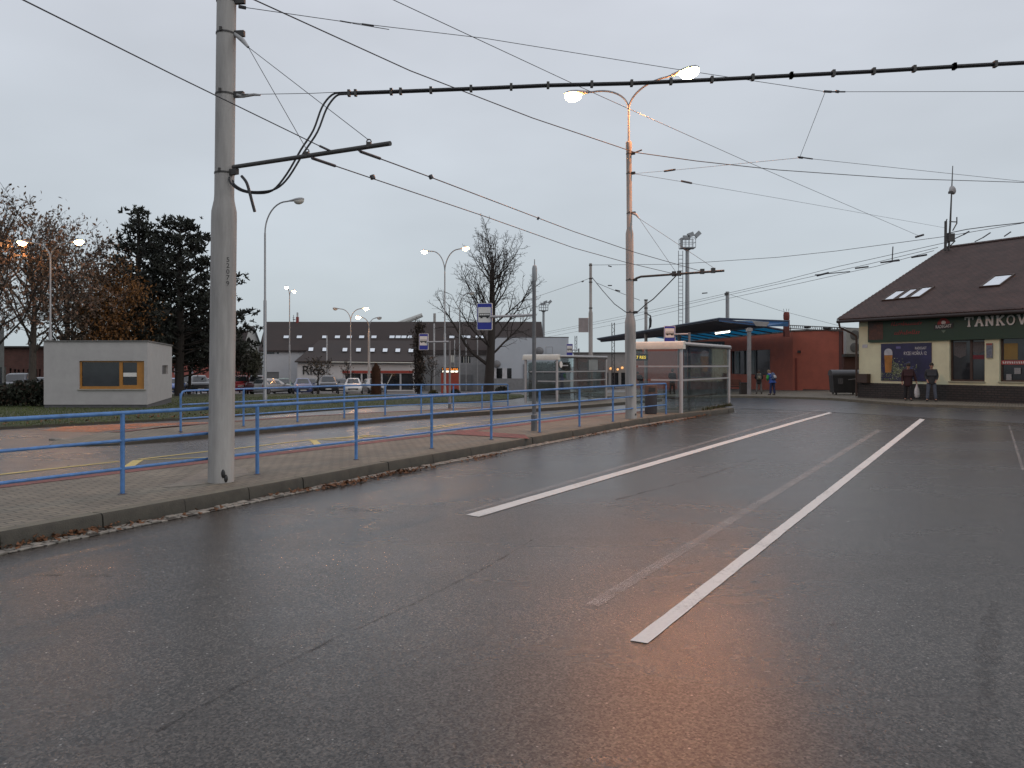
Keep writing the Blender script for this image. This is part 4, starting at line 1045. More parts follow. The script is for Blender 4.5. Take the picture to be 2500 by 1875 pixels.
# blurred red script lines and the brewery emblem
MRED = P('sign_red', (.22, .02, .018), .5)
rd = random.Random(5)
for (x0, x1, py, hh) in ((2180, 2256, 791, .17), (2188, 2250, 813, .19)):
    ua, ub = pu(x0), pu(x1); z = pzv((x0+x1)/2, py); mb = MB(); x = ua; k = 0
    while x < ub:
        w = rd.uniform(.05, .11); h = hh*rd.choice((.6, .6, 1.0)); mb.box((x + w/2, -.137 - .0005*(k % 3), z + (h-hh*.6)/2), (.03, .008, h), Matrix.Rotation(.35, 3, 'Y')); mb.box((x + w/2, -.137 - .0005*(k % 3) - .0002, z - hh*.25 + rd.choice((0, .08))), (w, .008, .025)); x += w + .015; k += 1
    mb.build('red_script', MRED, sg)
ue_, ze_ = pu(2308), pzv(2308, 795)
mb = MB(); mb.prism([(ue_ + .27*math.cos(k/12*math.pi), -.131, ze_ + .05 + .27*math.sin(k/12*math.pi)) for k in range(13)], (0, -.008, 0)); fixn(mb.build('emblem', MRED, sg))
mb = MB(); mb.prism([(ue_ + .1*math.cos(k/10*6.283), -.14, ze_ + .13 + .08*math.sin(k/10*6.283)) for k in range(10)], (0, -.004, 0)); fixn(mb.build('emblem_face', MLET, sg))
fixn(MB().prism([(ue_-.42, -.141, ze_-.17), (ue_+.40, -.141, ze_-.13), (ue_+.44, -.141, ze_+.1), (ue_-.40, -.141, ze_+.04)], (0, -.006, 0)).build('emblem_banner', M['black_text'], sg))
MB().text('RADEGAST', .19, Matrix.Translation((ue_, -.149, ze_ - .04)) @ Matrix.Rotation(R(90), 4, 'X') @ Matrix.Rotation(.05, 4, 'Z'), .003, sx=.72).build('lettering', MLET, sg, sharp=0)
fixn(MB().prism([(ue_-.1, -.135, ze_-.2), (ue_, -.135, ze_-.32), (ue_+.1, -.135, ze_-.2)], (0, -.004, 0)).build('emblem_tip', P('emblem_green_grey', (.1, .14, .1), .5), sg))
MB().bb((pu(2125), -.136, pzv(2128, 830)), (pu(2160), -.131, 3.5)).build('sign_picture', P('sign_picture_brown', (.06, .022, .012), .5, var=.9, scale=2.2), sg)
# poster with a glass of beer
pa, pb, pz0, pz1 = pu(2152), pu(2275), pzv(2210, 930), pzv(2210, 838)
MNV = P('poster_navy', (.02, .016, .06), .35, var=.55, scale=.9)
po = MB().bb((pa, -.04, pz0), (pb, -.003, pz1)).build('poster', MNV, pub)
pw, ph = pb-pa, pz1-pz0
gx, gz = pa + pw*.155, pz0 + ph*.22
fixn(MB().prism([(gx-.15, -.041, gz), (gx+.14, -.041, gz), (gx+.2, -.041, gz+.75*ph*.62), (gx-.2, -.041, gz+.75*ph*.62)], (0, -.003, 0)).build('beer_picture', P('beer_amber', (.34, .14, .025), .4, var=.3, scale=4), po))
mb = MB(); mb.prism([(gx-.2, -.041, gz+.47*ph), (gx+.2, -.041, gz+.47*ph)] + [(gx + .2*math.cos(k/8*math.pi), -.041, gz + .47*ph + .18*math.sin(k/8*math.pi)+.12) for k in range(9)], (0, -.005, 0)); fixn(mb.build('foam_picture', P('foam_white', (.42, .42, .45), .5), po))
for mat_, n, c, s, nm, sd in ((P('hop_green', (.10, .12, .05), .5), 330, (.3, .25), (.24, .13), 'hop_picture', 3), (P('hop_light', (.4, .42, .3), .5), 130, (.32, .27), (.26, .14), 'sparkle_picture', 7)):
    mb = MB(); rd = random.Random(sd)
    for k in range(n):
        x = pa + pw*min(.72, max(.02, rd.gauss(c[0], s[0]*.7))); z = pz0 + ph*min(.6, max(.04, rd.gauss(c[1], s[1]))); r_ = rd.uniform(.012, .04) if sd == 3 else rd.uniform(.008, .022)
        if abs(x-gx) < .17 and z > gz + .05: continue
        a0_ = rd.uniform(0, 3)
        y = -.0415 - .0002*(k % 12) - (.003 if sd == 7 else 0); q = [(x + r_*1.4*math.cos(a0_ + j*1.5708)*(1 if j % 2 else .6), y, z + r_*1.4*math.sin(a0_ + j*1.5708)*(1 if j % 2 else .6)) for j in range(4)]
        mb.face(q)
    mb.build(nm, mat_, po, sharp=0)
fixn(MB().box((pa + pw*.6, -.046, pz0 + ph*.36), (.17, .006, .55), Matrix.Rotation(-.5, 3, 'Y')).build('bottle_picture', P('bottle_blue', (.05, .06, .14), .4, var=.4), po))
Rx = Matrix.Rotation(R(90), 4, 'X')
MB().text('RADEGAST', .16, Matrix.Translation((pa + pw*.80, -.043, pz1 - ph*.14)) @ Rx, .003, sx=.66).build('lettering', MLET, po, sharp=0)
MB().text('RYZE HOŘKÁ 12', .215, Matrix.Translation((pa + pw*.69, -.043, pz1 - ph*.275)) @ Rx, .003, sx=.66).build('lettering', MLET, po, sharp=0)
MB().box((pa + pw*.36, -.042, pz1 - ph*.11), (.22, .003, .1)).build('poster_mark', P('poster_mark', (.12, .11, .25), .5), po)
# windows of the pub
def pub_window(w, mull, curt, nm):
    a, b, c, d = w; fr = MB()
    for x0, x1, y0, y1 in [(a, a+.07, c, d), (b-.07, b, c, d), (a+.07, b-.07, c, c+.07), (a+.07, b-.07, d-.07, d)] + [(m-.05, m+.05, c+.07, d-.07) for m in mull]:
        fr.bb((x0, .12, y0), (x1, .19, y1))
    f = fr.build(nm, DKB, pub)
    ms = [a+.07] + [m for m in mull] + [b-.07]
    for x0, x1 in zip(ms, ms[1:]): MB().bb((x0 + (.05 if x0 in mull else 0), .15, c+.07), (x1 - (.05 if x1 in mull else 0), .158, d-.07)).build('pane', M['pane'], f)
    MB().bb((a-.03, -.06, c-.05), (b+.03, .1, c-.003)).build('sill', P('sill_light', (.3, .28, .2), .6), f)
    return f
wA = pub_window(win1, [(win1[0]+win1[1])/2 + .12], None, 'window')
wa, wb = win1[0], win1[1]
for x0, x1, z_ in ((wa+.12, wa+.62, 1.95), (wb-.55, wb-.1, 2.1)):
    MB().prism([(x0, .142, 2.5), (x1, .142, 2.5), (x1, .142, z_), ((x0+x1)/2, .142, z_-.12), (x0, .142, z_)], (0, .005, 0)).build('curtain', P('lace_curtain', (.085, .08, .08), .9, var=.4, scale=20), wA)
MB().bb((wb-.62, .135, 1.78), (wb-.1, .14, 1.95)).build('red_flowers', P('red_flowers', (.12, .012, .02), .7, var=.5, scale=15), wA)
wB = pub_window(win2, [win2[0]+1.1, win2[0]+2.2], None, 'window')
MB().bb((win2[0]+.1, .14, 1.75), (win2[0]+.62, .146, 2.4)).build('blind', P('window_blind_ochre', (.2, .13, .035), .7), wB)
MB().bb((win2[0]+.02, .1, 1.55), (win2[1], .118, 1.72)).build('window_banner', P('banner_red', (.3, .045, .04), .5), wB)
mb = MB(); x = win2[0]+.1; rd = random.Random(8)
while x < win2[1]-.1: mb.box((x, .096, 1.635), (.045, .006, .09), Matrix.Rotation(.3*rd.choice((-1, 1, 0)), 3, 'Y')); x += .085
mb.build('banner_letters', MLET, wB)
for x, z, s in ((win2[0]+.5, 1.3, .24), (win2[0]+.2, 1.05, .2)): MB().bb((x, .11, z-.12), (x+s, .117, z+.12)).build('notice', P('window_notice', (.22, .22, .22), .6, var=.3, scale=20), wB)
# menu case, street number, small things on the wall
mc = thing('menu_case', 'small framed menu case on the cream pillar between the pub windows', 'menu case', PW((pu(2417), -.03, pzv(2417, 856))), pub_a)
MB().bb((-.12, -.03, -.3), (.12, .025, .3)).build('case', P('case_grey', (.2, .2, .2), .5), mc)
MB().bb((-.12, -.036, .22), (.12, -.031, .3)).build('header', P('case_red', (.24, .05, .04), .5), mc)
MB().bb((-.1, -.034, -.27), (.1, -.031, .2)).build('menu_sheet', P('menu_sheet', (.12, .13, .16), .4, var=.5, scale=14), mc)
MB().tube([PW((pu(2438), -.02, pzv(2438, 846)))+Vector((0,0,.0)), PW((pu(2438), -.22, pzv(2438, 846)))], .02, 8)
tag(MB().bb((-.13, -.006, -.075), (.13, .006, .075)).xf(Matrix.Rotation(pub_a, 4, 'Z')).build('street_plate', P('plate_white', (.42, .42, .45), .5), None), 'small white plate on the cream wall below the green sign', 'plate').location = PW((pu(2112), -.012, pzv(2112, 845)))
el = thing('meter_box', 'dark brown meter box at the pub wall corner above the plinth', 'meter box', PW((pu(2113), -.13, .70)), pub_a)
MB().bb((-.27, -.13, 0), (.27, .12, .42)).build('box', DKB, el)
MB().bb((-.25, -.142, .02), (.25, -.132, .4)).build('door', P('box_door', (.05, .03, .022), .5), el)
# antenna mast on the roof ridge
MB_ = PW((0.5, 8.0, 7.3)); mast = thing('antenna_mast', 'antenna mast with a small white dish on the pub roof ridge', 'antenna', W(2312, 610, 40.6))
def am(px, py): return W(px, py, 40.6)
MB().tube([am(2316, 612), am(2320, 545), am(2326, 405)], [.055, .05, .02], 8).build('mast', M['dark_steel'], mast, True)
MB().tube([am(2308, 612), am(2309, 540)], .07, 8).build('post', M['dark_steel'], mast, True)
dd = MB(); dd.lathe([(.02, 0), (.16, .04), (.24, .12)], (0,0,0), 18); dd.xf(Matrix.Translation(am(2317, 467)) @ Matrix.Rotation(R(100), 4, 'Z') @ Matrix.Rotation(R(72), 4, 'X') @ Matrix.Translation((0, 0, .1)) ); dd.build('dish', P('dish_white', (.5, .5, .5), .5), mast, True)
MB().box(am(2322, 470), (.25, .12, .12)).build('dish_bracket', M['dark_steel'], mast, True)
MB().box(am(2321, 580), (.34, .2, .42)).build('junction_box', M['rust_band'], mast, True)
for a, b in (((2308, 545), (2312, 535)), ((2318, 541), (2337, 542)), ((2336, 530), (2336, 546)), ((2336, 545), (2326, 563)), ((2320, 600), (2332, 588)), ((2310, 595), (2330, 575))):
    MB().tube([am(*a), am(*b)], .03, 6).build('antenna_rod', M['dark_steel'], mast, True)

# ------------------------------------------------------------------ station building and canopy
RED = P('brick_red_render', (.36, .105, .07), .85, var=.14, scale=1.6, bump=.1, bscale=70)
Kc = onground(18.3, 50.2, .11)
st = thing('station_building', 'low brick-red station building under the blue canopy', 'station building', Kc)
sH = EYE + (HY - 809)*50.2/F - Kc.z
R1 = onground(21.3, 47.0) - Kc; L1 = Vector((14.6, 92, 0)) - Vector((Kc.x, Kc.y, 0))
def swall(vec, z0, z1, holes, nm, mat, d=.2, y=0.0, flip=False):
    a = math.atan2(vec.y, vec.x)
    return MB().wall(0, vec.length, z0, z1, holes, d, y).xf(Matrix.Rotation(a, 4, 'Z')).build(nm, mat, st, sharp=0)
L1r = -L1; aL = math.atan2(L1r.y, L1r.x)
def lu(px):
    s = (px-HX)/F; A = Vector((14.6, 92)); d = Vector((L1r.x, L1r.y)).normalized(); return (s*A.y - A.x)/(d.x - s*d.y)
def slw(u0, u1, z0, z1, holes, nm, mat, d=.2, y=0.0):
    return MB().wall(u0, u1, z0, z1, holes, d, y).xf(Matrix.Translation((L1.x, L1.y, 0)) @ Matrix.Rotation(aL, 4, 'Z')).build(nm, mat, st, sharp=0)
wl = (lu(1784), lu(1880), .95, 2.75); LL = L1.length
slw(0, LL, -1.6, sH, [wl], 'wall', RED)
wo = slw(wl[0], wl[1], wl[2], wl[3], [], 'window', M['pane'], 0, .15)
MMU = P('window_grey', (.14, .14, .14), .6)
for t in (0, .33, .62, .97): MB().bb((wl[0] + (wl[1]-wl[0])*t, .08, wl[2]), (wl[0] + (wl[1]-wl[0])*t + .12, .14, wl[3])).xf(Matrix.Translation((L1.x, L1.y, 0)) @ Matrix.Rotation(aL, 4, 'Z')).build('mullion', MMU, wo)
for t0, t1 in ((.10, .2), (.44, .60)): MB().bb((wl[0] + (wl[1]-wl[0])*t0, .1, wl[2]+.05), (wl[0] + (wl[1]-wl[0])*t1, .13, wl[3]-.05)).xf(Matrix.Translation((L1.x, L1.y, 0)) @ Matrix.Rotation(aL, 4, 'Z')).build('blind', P('pale_blind', (.2, .21, .2), .8), wo)
swall(R1, -.6, sH - .02, [], 'wall', RED)
MB().prism([(-.05, -.05, sH), (R1.x + .05, R1.y-.05, sH-.05), (R1.x+1, R1.y+20, sH-.05), (L1.x-.05, L1.y, sH)], (0, 0, .08)).build('roof', P('station_roof_edge', (.06, .04, .035), .6), st)
# dark base strip, service bits on the wall
ar = math.atan2(R1.y, R1.x)
MB().bb((.7, -.03, -.2), (R1.length, .0, .1)).xf(Matrix.Rotation(ar, 4, 'Z')).build('plinth', P('station_plinth', (.05, .045, .04), .8), st)
MB().bb((-.12, -.03, -.2), (.12, .03, 2.1)).xf(Matrix.Translation((.2, -.2, 0))).build('corner_strip', P('corner_strip_red', (.18, .045, .033), .85), st)
def ru2(px): 
    s = (px-HX)/F; d = R1.normalized(); return (s*Kc.y - Kc.x)/(d.x - s*d.y)
MB().bb((ru2(1948), -.08, 2.45), (ru2(1955), .0, 2.6)).xf(Matrix.Rotation(ar, 4, 'Z')).build('wall_lamp', M['tar'], st)
MB().bb((ru2(2050), -.12, 0), (ru2(2058), .0, sH-.1)).xf(Matrix.Rotation(ar, 4, 'Z')).build('downpipe', P('downpipe_redbrown', (.09, .035, .03), .7), st)
# banner on the station wall
bx = W(1702, 848, 60)
bn2 = thing('wall_banner', 'grey banner with white lettering on the station wall under the canopy', 'banner', W(1716, 846, 57))
MB().box((0, 0, 0), (3.2, .08, .75)).build('board', P('banner_grey', (.13, .13, .125), .6), bn2)
MB().text('MOKA', .55, Matrix.Translation((.75, -.045, 0)) @ Rx, .004).build('lettering', P('banner_letter', (.4, .38, .36), .6), bn2, sharp=0)
MB().bb((-1.3, -.045, -.04), (-.2, -.041, .03)).build('small_text', P('banner_letter_dim', (.25, .25, .24), .6), bn2)
# air conditioner
ac = thing('air_conditioner', 'twin-fan pale air conditioner unit on the wall beside the pub corner', 'air conditioner', W(2080, 866, 45.5))
MB().bb((-.42, -.2, .05), (.42, .2, 1.55)).build('casing', P('ac_white', (.32, .32, .31), .5, var=.08), ac)
for z in (.42, 1.15):
    MB().lathe([(.27, 0), (.29, .02), (.27, .03), (.05, .02)], (0,0,0), 20).xf(Matrix.Translation((.08, -.2, z)) @ Matrix.Rotation(R(90), 4, 'X')).build('fan_grille', P('fan_grey', (.1, .1, .1), .6), ac)
MB().bb((-.5, -.25, -.12), (.5, .25, .04)).build('bracket', M['dark_steel'], ac)
MB().bb((-.45, .05, -1.0), (.62, .35, -.12)).build('duct_cover', P('duct_redbrown', (.07, .028, .022), .7), ac)
# black container
cb = G(2062, 963, .11)
ct = thing('waste_container', 'large dark wheeled waste container with rounded lid beside the pub corner', 'waste container', cb, R(-10))
MB().prism([(-.62, -.45, .1), (.62, -.45, .1), (.7, -.52, 1.0), (-.7, -.52, 1.0)], (0, .95, 0)).build('body', P('container_black', (.02, .021, .024), .45, var=.2), ct)
lid = MB(); lid.rings([[(x, .02 + .56*math.cos(k/12*math.pi), 1.0 + .3*math.sin(k/12*math.pi)) for k in range(13)] for x in (-.72, -.68, .68, .72)]); lid.build('lid', P('container_lid', (.03, .031, .035), .4), ct)
for x in (-.5, .5):
    for y in (-.35, .35): MB().tube([(x-.03, y, .1), (x+.03, y, .1)], .1, 12).build('wheel', M['rubber'], ct)
MB().bb((-.45, -.565, .55), (-.2, -.5, .85)).build('sticker', P('container_sticker', (.07, .07, .075), .5, var=.7, scale=16), ct)
MB().tube([(.05, -.56, .78), (.6, -.56, .86)], .02, 6).build('handle_bar', P('handle_pale', (.2, .2, .2), .4), ct)

# blue canopy: dark main wing, valley gutter and translucent blue rear panels on columns
MCB = P('canopy_navy_sheet', (.03, .042, .08), .5, var=.2, scale=1.2)
MCE = P('canopy_blue_edge', (.02, .09, .22), .45, var=.1)
m_, n_, b_ = newmat('canopy_blue_panel'); b_.inputs['Base Color'].default_value = (.03, .15, .25, 1); b_.inputs['Roughness'].default_value = .35; b_.inputs['Transmission Weight'].default_value = .0
tr = n_.nodes.new("ShaderNodeBsdfTranslucent"); tr.inputs[0].default_value = (.08, .36, .5, 1); ms = n_.nodes.new("ShaderNodeMixShader"); ms.inputs[0].default_value = .75
n_.links.new(b_.outputs[0], ms.inputs[1]); n_.links.new(tr.outputs[0], ms.inputs[2]); n_.links.new(ms.outputs[0], n_.nodes['Material Output'].inputs[0]); MCP = m_
A0, A1 = W(1458, 829, 78.8), W(1755, 782, 44.8)
N1 = W(1925, 785, 45.6)                       # near outer corner by the chimney
B1, B0 = W(1862, 797, 44.4), W(1468, 833, 79.5)
Bm = W(1545, 838, 66)
C1, C0 = W(1925, 808, 49.5), W(1552, 844, 92)
cp = thing('station_canopy', 'blue platform canopy with dark underside and translucent panels on grey columns', 'canopy', onground(13.3, 43.3, .11))
def slab(pts, th, nm, mat): 
    return fixn(MB().prism([Vector(p) for p in pts], (0, 0, th)).build(nm, mat, cp, True))
slab([A0, B0, B1, A1], .12, 'main_wing', MCB)
slab([A1 + Vector((0, -.03, -.06)), N1 + Vector((0, -.03, -.06)), W(1925, 797, 45.6), B1 + Vector((0, -.02, 0))], .0 if False else .05, 'near_panel', MCE)
MB().tube([A0 + Vector((0, 0, .1)), A1 + Vector((0, 0, .1)), N1 + Vector((0, 0, .02))], .06, 8).build('front_edge', P('canopy_edge_dark', (.04, .06, .1), .5), cp, True)
npan = 16
for i in range(9):
    t0, t1 = i/npan, (i+1)/npan
    q = [B1.lerp(B0, t0), B1.lerp(B0, t1), C1.lerp(C0, t1), C1.lerp(C0, t0)]
    cen = sum(q, Vector())/4; q = [cen + (p-cen)*.985 for p in q]
    slab(q, .02, 'roof_panel', MCP)
    MB().tube([B1.lerp(B0, t0), C1.lerp(C0, t0)], .07, 6).build('rafter', MCB, cp, True)
MB().tube([C1 + Vector((0, 0, -.05)), C1.lerp(C0, 9/16) + Vector((0, 0, -.05))], .05, 6).build('rear_gutter', M['alu_white'], cp, True)
MB().tube([B1, B0], .11, 6).build('valley_gutter', MCB, cp, True)
slab([W(1838, 786, 44.2), W(1878, 788, 44.3), W(1872, 797, 44.3), W(1846, 796, 44.2)], .05, 'end_box', P('canopy_end_grey', (.25, .25, .25), .5))
for t, r in ((.0, .115), (.36, .12)):
    top_ = B1.lerp(B0, t) + Vector((-.1, .4, -.1))
    if t == 0: top_ = W(1829, 800, 43.6)
    b_ = onground(top_.x, top_.y, .11)
    MB().tube([b_, top_], r, 12).build('column', P('canopy_column_grey', (.22, .22, .225), .5), cp, True)
    MB().box(top_ + Vector((0, 0, -.12)), (.3, .3, .16)).build('column_head', P('canopy_head_grey', (.25, .25, .25), .5), cp, True)
lm = thing('fluorescent_lamp', 'white fluorescent tube lamp hanging under the blue canopy', 'lamp', W(1764, 811, 46))
MB().box((0, 0, .06), (.95, .14, .06), Matrix.Rotation(-.13, 3, 'Y')).build('fitting', M['alu'], lm)
MB().tube([(-.42, 0, -.05), (.42, 0, .06)], .075, 10).build('tube', emis('fluorescent_white', (1.0, .95, .84), 5), lm)
l2 = thing('roof_light', 'small pale lamp fitting at the left under the canopy, by the shelter', 'lamp', W(1562, 836, 60))
MB().box((0, 0, 0), (.5, .2, .14)).build('fitting', emis('dim_white', (.8, .82, .85), .55), l2)
# chimney post at the canopy end and the cable tray above the red roof
ch = thing('chimney', 'red brick chimney post at the end of the blue canopy', 'chimney', W(1920, 806, 47.5))
MB().bb((-.15, -.15, -.4), (.15, .15, .62)).build('stack', P('chimney_red', (.13, .035, .028), .8, var=.25, scale=8), ch)
MB().lathe([(.14, .6), (.19, .68), (.2, .9), (.17, 1.1), (.1, 1.12)], (0,0,0), 8).build('cap', P('chimney_cap_red', (.17, .04, .03), .8, var=.2), ch)
for x in (-.15, 0, .13): MB().tube([(x, 0, 1.15), (x*1.2, 0, 1.32)], .012, 5).build('spike', M['tar'], ch)
tr_ = thing('cable_tray', 'open ladder cable tray running above the red station roof', 'cable tray', W(1925, 795, 52))
a, b = W(1925, 794, 52), W(2100, 802, 46); a2, b2 = a + Vector((0, 0, -.22)), b + Vector((0, 0, -.22))
MB().tube([a, b], .03, 6).build('rail', M['dark_steel'], tr_, True); MB().tube([a2, b2], .03, 6).build('rail', M['dark_steel'], tr_, True)
mb = MB()
for i in range(34): t = i/33; mb.tube([a.lerp(b, t), a2.lerp(b2, min(1, t + .012))], .022, 5)
mb.build('rungs', M['dark_steel'], tr_, True)
mb = MB(); rd = random.Random(2)
for t in (.28, .55, .58, .92): MB().ball(a.lerp(b, t) + Vector((0, -.05, -.08)), (.25, .1, .09), 8, 4).build('cable_loop', M['rubber'], tr_, True)
for px in (1930, 1990, 2045): MB().tube([W(px, 799, 50), W(px, 812, 50)], .03, 5).build('support', M['dark_steel'], tr_, True)
# bench and bin under the canopy
bz = onground(*W(1790, 950, 46)[:2], .11)
bench = thing('bench', 'brown wooden bench with back under the canopy by the window', 'bench', bz)
MB().bb((-.9, -.2, .42), (.55, .2, .48)).build('seat', DKB, bench)
MB().bb((-.9, .2, .5), (.55, .26, .85)).build('backrest', P('bench_redwood', (.10, .035, .022), .6, var=.3), bench)
for x in (-.8, .45): MB().bb((x-.04, -.18, 0), (x+.04, .2, .42)).build('leg', M['dark_steel'], bench)
bb_ = thing('litter_bin', 'dark square litter bin beside the canopy column', 'litter bin', onground(*W(1816, 950, 45)[:2], .11), 0)
MB().bb((-.22, -.2, .0), (.22, .2, .62)).build('bin_body', P('bin_browngrey', (.03, .025, .022), .6), bb_)
MB().bb((-.24, -.22, .625), (.24, .22, .68)).build('bin_rim', M['tar'], bb_)

# grey low building behind, with three lit lamps
gb = onground(*W(1400, 930, 100)[:2])
gbl = thing('low_building', 'long low grey building with lit lamps behind the far shelter', 'building', gb)
hz2 = EYE + (HY - 862)*100/F - gb.z; gl_ = (1660-1400)*100/F
MGW = P('warm_grey_wall', (.26, .245, .235), .85, var=.15, scale=1)
oh = [(3.6 + 1.3*i, 4.55 + 1.3*i, .6, 2.2) for i in range(7)]
MB().wall(0, gl_, -.4, hz2, oh, .15).build('wall', MGW, gbl, sharp=0)
for h in oh: MB().wall(h[0], h[1], h[2], h[3], [], 0, .12).build('window', M['pane'], gbl, sharp=0)
MB().bb((-.1, -.2, hz2), (gl_, 6, hz2+.12)).build('roof', P('low_roof', (.2, .19, .19), .7), gbl)
def wl_lamp(px, py, r): 
    p = W(px, py, 99.7); t = thing('wall_lamp', {1491: 'leftmost warm lamp glowing on the low grey building', 1508: 'middle warm lamp glowing on the low grey building', 1519: 'upper warm lamp glowing on the low grey building'}[px], 'lamp', p, 0, 'warm lamps on the low grey building')
    MB().ball((0, 0, 0), r, 12, 8).build('globe', emis('warm_globe', (1.0, .5, .18), .9), t); MB().bb((-.06, 0, r), (.06, .25, r + .08)).build('bracket', M['dark_steel'], t)
wl_lamp(1491, 900, .17); wl_lamp(1508, 902, .15); wl_lamp(1519, 898, .17)
# ------------------------------------------------------------------ long roofed building
LB = onground(*W(640, 920, 100)[:2])
MROOF = P('old_brown_roof', (.036, .027, .025), .9, var=.25, scale=.5)
MWALL = P('pale_wall', (.42, .425, .44), .85, var=.08, scale=.6)
lbr = thing('long_building', 'long white building with big dark brown roof and rows of skylights', 'building', LB)
def lx(px, Y=100): return (px-HX)*Y/F - LB.x
def lz(py, Y=100): return EYE + (HY-py)*Y/F - LB.z
EZ, RZ = lz(857), lz(789, 106)
x0, x1 = lx(633), lx(1330)
MB().wall(x0+.5, x1-.5, -.3, EZ, [(lx(651), lx(681), lz(930), lz(908))], .12).build('wall', MWALL, lbr, sharp=0)
MB().wall(lx(651), lx(681), lz(930), lz(908), [], 0, .1).build('window', P('shutter_grey', (.14, .14, .14), .7), lbr, sharp=0)
for a, b in ((651, 670), (676, 681)): MB().bb((lx(a), -.06, lz(864)), (lx(b), -.003, lz(859))).build('vent_window', M['pane'], lbr)
RY = 6.0; xr0, xr1 = lx(649, 106), lx(1322, 106)
rp_ = [(x0, -.3, EZ-.1), (x1, -.3, EZ-.1), (xr1, RY, RZ), (xr0, RY, RZ)]
fixn(MB().prism(rp_, (0, 0, .2)).build('roof', MROOF, lbr, sharp=0))
MB().face([(x0, -.3, EZ-.1), (xr0, RY, RZ), (x0, 12, EZ-.1)]).build('roof_hip', MROOF, lbr, sharp=0)
MB().face([(x1, -.3, EZ-.1), (xr1, RY, RZ), (x1, 12, EZ-.1)]).build('roof_hip', MROOF, lbr, sharp=0)
lw0 = LB + Vector(rp_[0]); lwn = (Vector(rp_[1])-Vector(rp_[0])).cross(Vector(rp_[3])-Vector(rp_[0])).normalized()
MSK = M['skylight']
def sky_on(px, py, w, h, p0, n):
    a = ray_plane(px - w/2, py + h/2, p0, n); b = ray_plane(px + w/2, py + h/2, p0, n); c = ray_plane(px + w/2 + 1.0, py - h/2, p0, n); d = ray_plane(px - w/2 + 1.0, py - h/2, p0, n)
    q = [p + n*.24 for p in (a, b, c, d)]
    fixn(MB().prism(q, tuple(n*.06)).build('skylight', MSK, lbr, True, sharp=0))
for px in (699, 731, 793, 824, 853, 883, 913, 957, 972, 986, 1001, 1103, 1129, 1142, 1167, 1176): sky_on(px, 827, 12, 6, lw0, lwn)
# TV aerial and chimney on the ridge
MB().bb((lx(724, 106), 5.7, RZ-.3), (lx(729, 106), 6.2, lz(774, 106))).build('chimney', P('red_chimney', (.2, .03, .025), .7), lbr)
MB().bb((lx(725, 106), 5.8, lz(774, 106)), (lx(728, 106), 6.1, lz(763, 106))).build('chimney_pipe', P('white_pipe', (.4, .4, .4), .5), lbr)
ae = MB(); ae.tube([(lx(716.5, 106), 6, RZ), (lx(716.5, 106), 6, lz(769, 106))], .035, 5); ae.box((lx(718, 106), 6, lz(780.5, 106)), (.35, .1, .1)); ae.tube([(lx(714, 106), 6, lz(776, 106)), (lx(719, 106), 6, lz(776, 106))], .03, 5); ae.build('aerial', M['dark_steel'], lbr)
# front wing with the shop
wy = -7.0; Yw = 93.0
wz_ = lambda py: EYE + (HY-py)*Yw/F - LB.z
wx = lambda px: (px-HX)*Yw/F - LB.x
shop = (wx(838), wx(1008), wz_(952), wz_(912))
MB().wall(wx(726), wx(1012), -.2, wz_(885), [shop], .3, wy).build('wall', P('white_wall', (.5, .5, .5), .85, var=.06), lbr, sharp=0)
MB().face([(wx(726), wy, -.2), (wx(726), 0, -.2), (wx(726), 0, wz_(885)), (wx(726), wy, wz_(885))]).build('wall', MWALL, lbr, sharp=0)
rq = [(wx(722), wy-.5, wz_(885)), (wx(1014), wy-.5, wz_(885)), (wx(1014), 1.2, lz(835, 101)), (wx(738), 1.2, lz(833, 101))]
fixn(MB().prism(rq, (0, 0, .15)).build('roof', MROOF, lbr, sharp=0))
MB().tube([(wx(812), wy-.55, wz_(884)), (wx(1014), wy-.55, wz_(886))], .07, 6).build('gutter', M['alu_white'], lbr)
qw0 = LB + Vector(rq[0]); qwn = (Vector(rq[1])-Vector(rq[0])).cross(Vector(rq[3])-Vector(rq[0])).normalized()
for px in (759, 793, 842, 875, 909, 940, 971, 1003): sky_on(px, 858 + (px-759)*.012, 11, 8, qw0, qwn)
MB().bb((shop[0]-.1, wy-.08, wz_(911)), (shop[1]+.1, wy-.003, wz_(905))).build('red_band', P('shop_red_band', (.30, .045, .03), .6), lbr)
MB().wall(shop[0], shop[1], shop[2], shop[3], [], 0, wy+.25).build('shop_window', M['pane'], lbr, sharp=0)
for px in (839, 881, 897, 930, 976): MB().bb((wx(px)-.02, wy+.02, shop[2]), (wx(px+3.5), wy+.2, shop[3]-.01)).build('pillar', MWALL, lbr)
MB().tube([(wx(942), wy+.1, wz_(944)), (wx(957), wy+.1, wz_(914))], .05, 5).build('brace', M['alu_white'], lbr)
MB().text('Rico', 1.55, Matrix.Translation((wx(766), wy-.08, wz_(905))) @ Rx, .1).build('lettering', M['black_text'], lbr, sharp=0)
MB().tube([(wx(802.5), wy-.1, wz_(925)), (wx(802.5), wy-.1, wz_(895)), (wx(802.5), wy-.9, wz_(883)), (wx(802.5), wy-.9, wz_(820))], .08, 6).build('flue_pipe', M['alu'], lbr)
MB().bb((wx(711), -1.5, -.2), (wx(725), -.01, lz(915))).build('porch', MWALL, lbr)
MB().bb((wx(713), -1.56, -.2), (wx(724), -1.51, lz(930))).build('door', M['pane'], lbr)
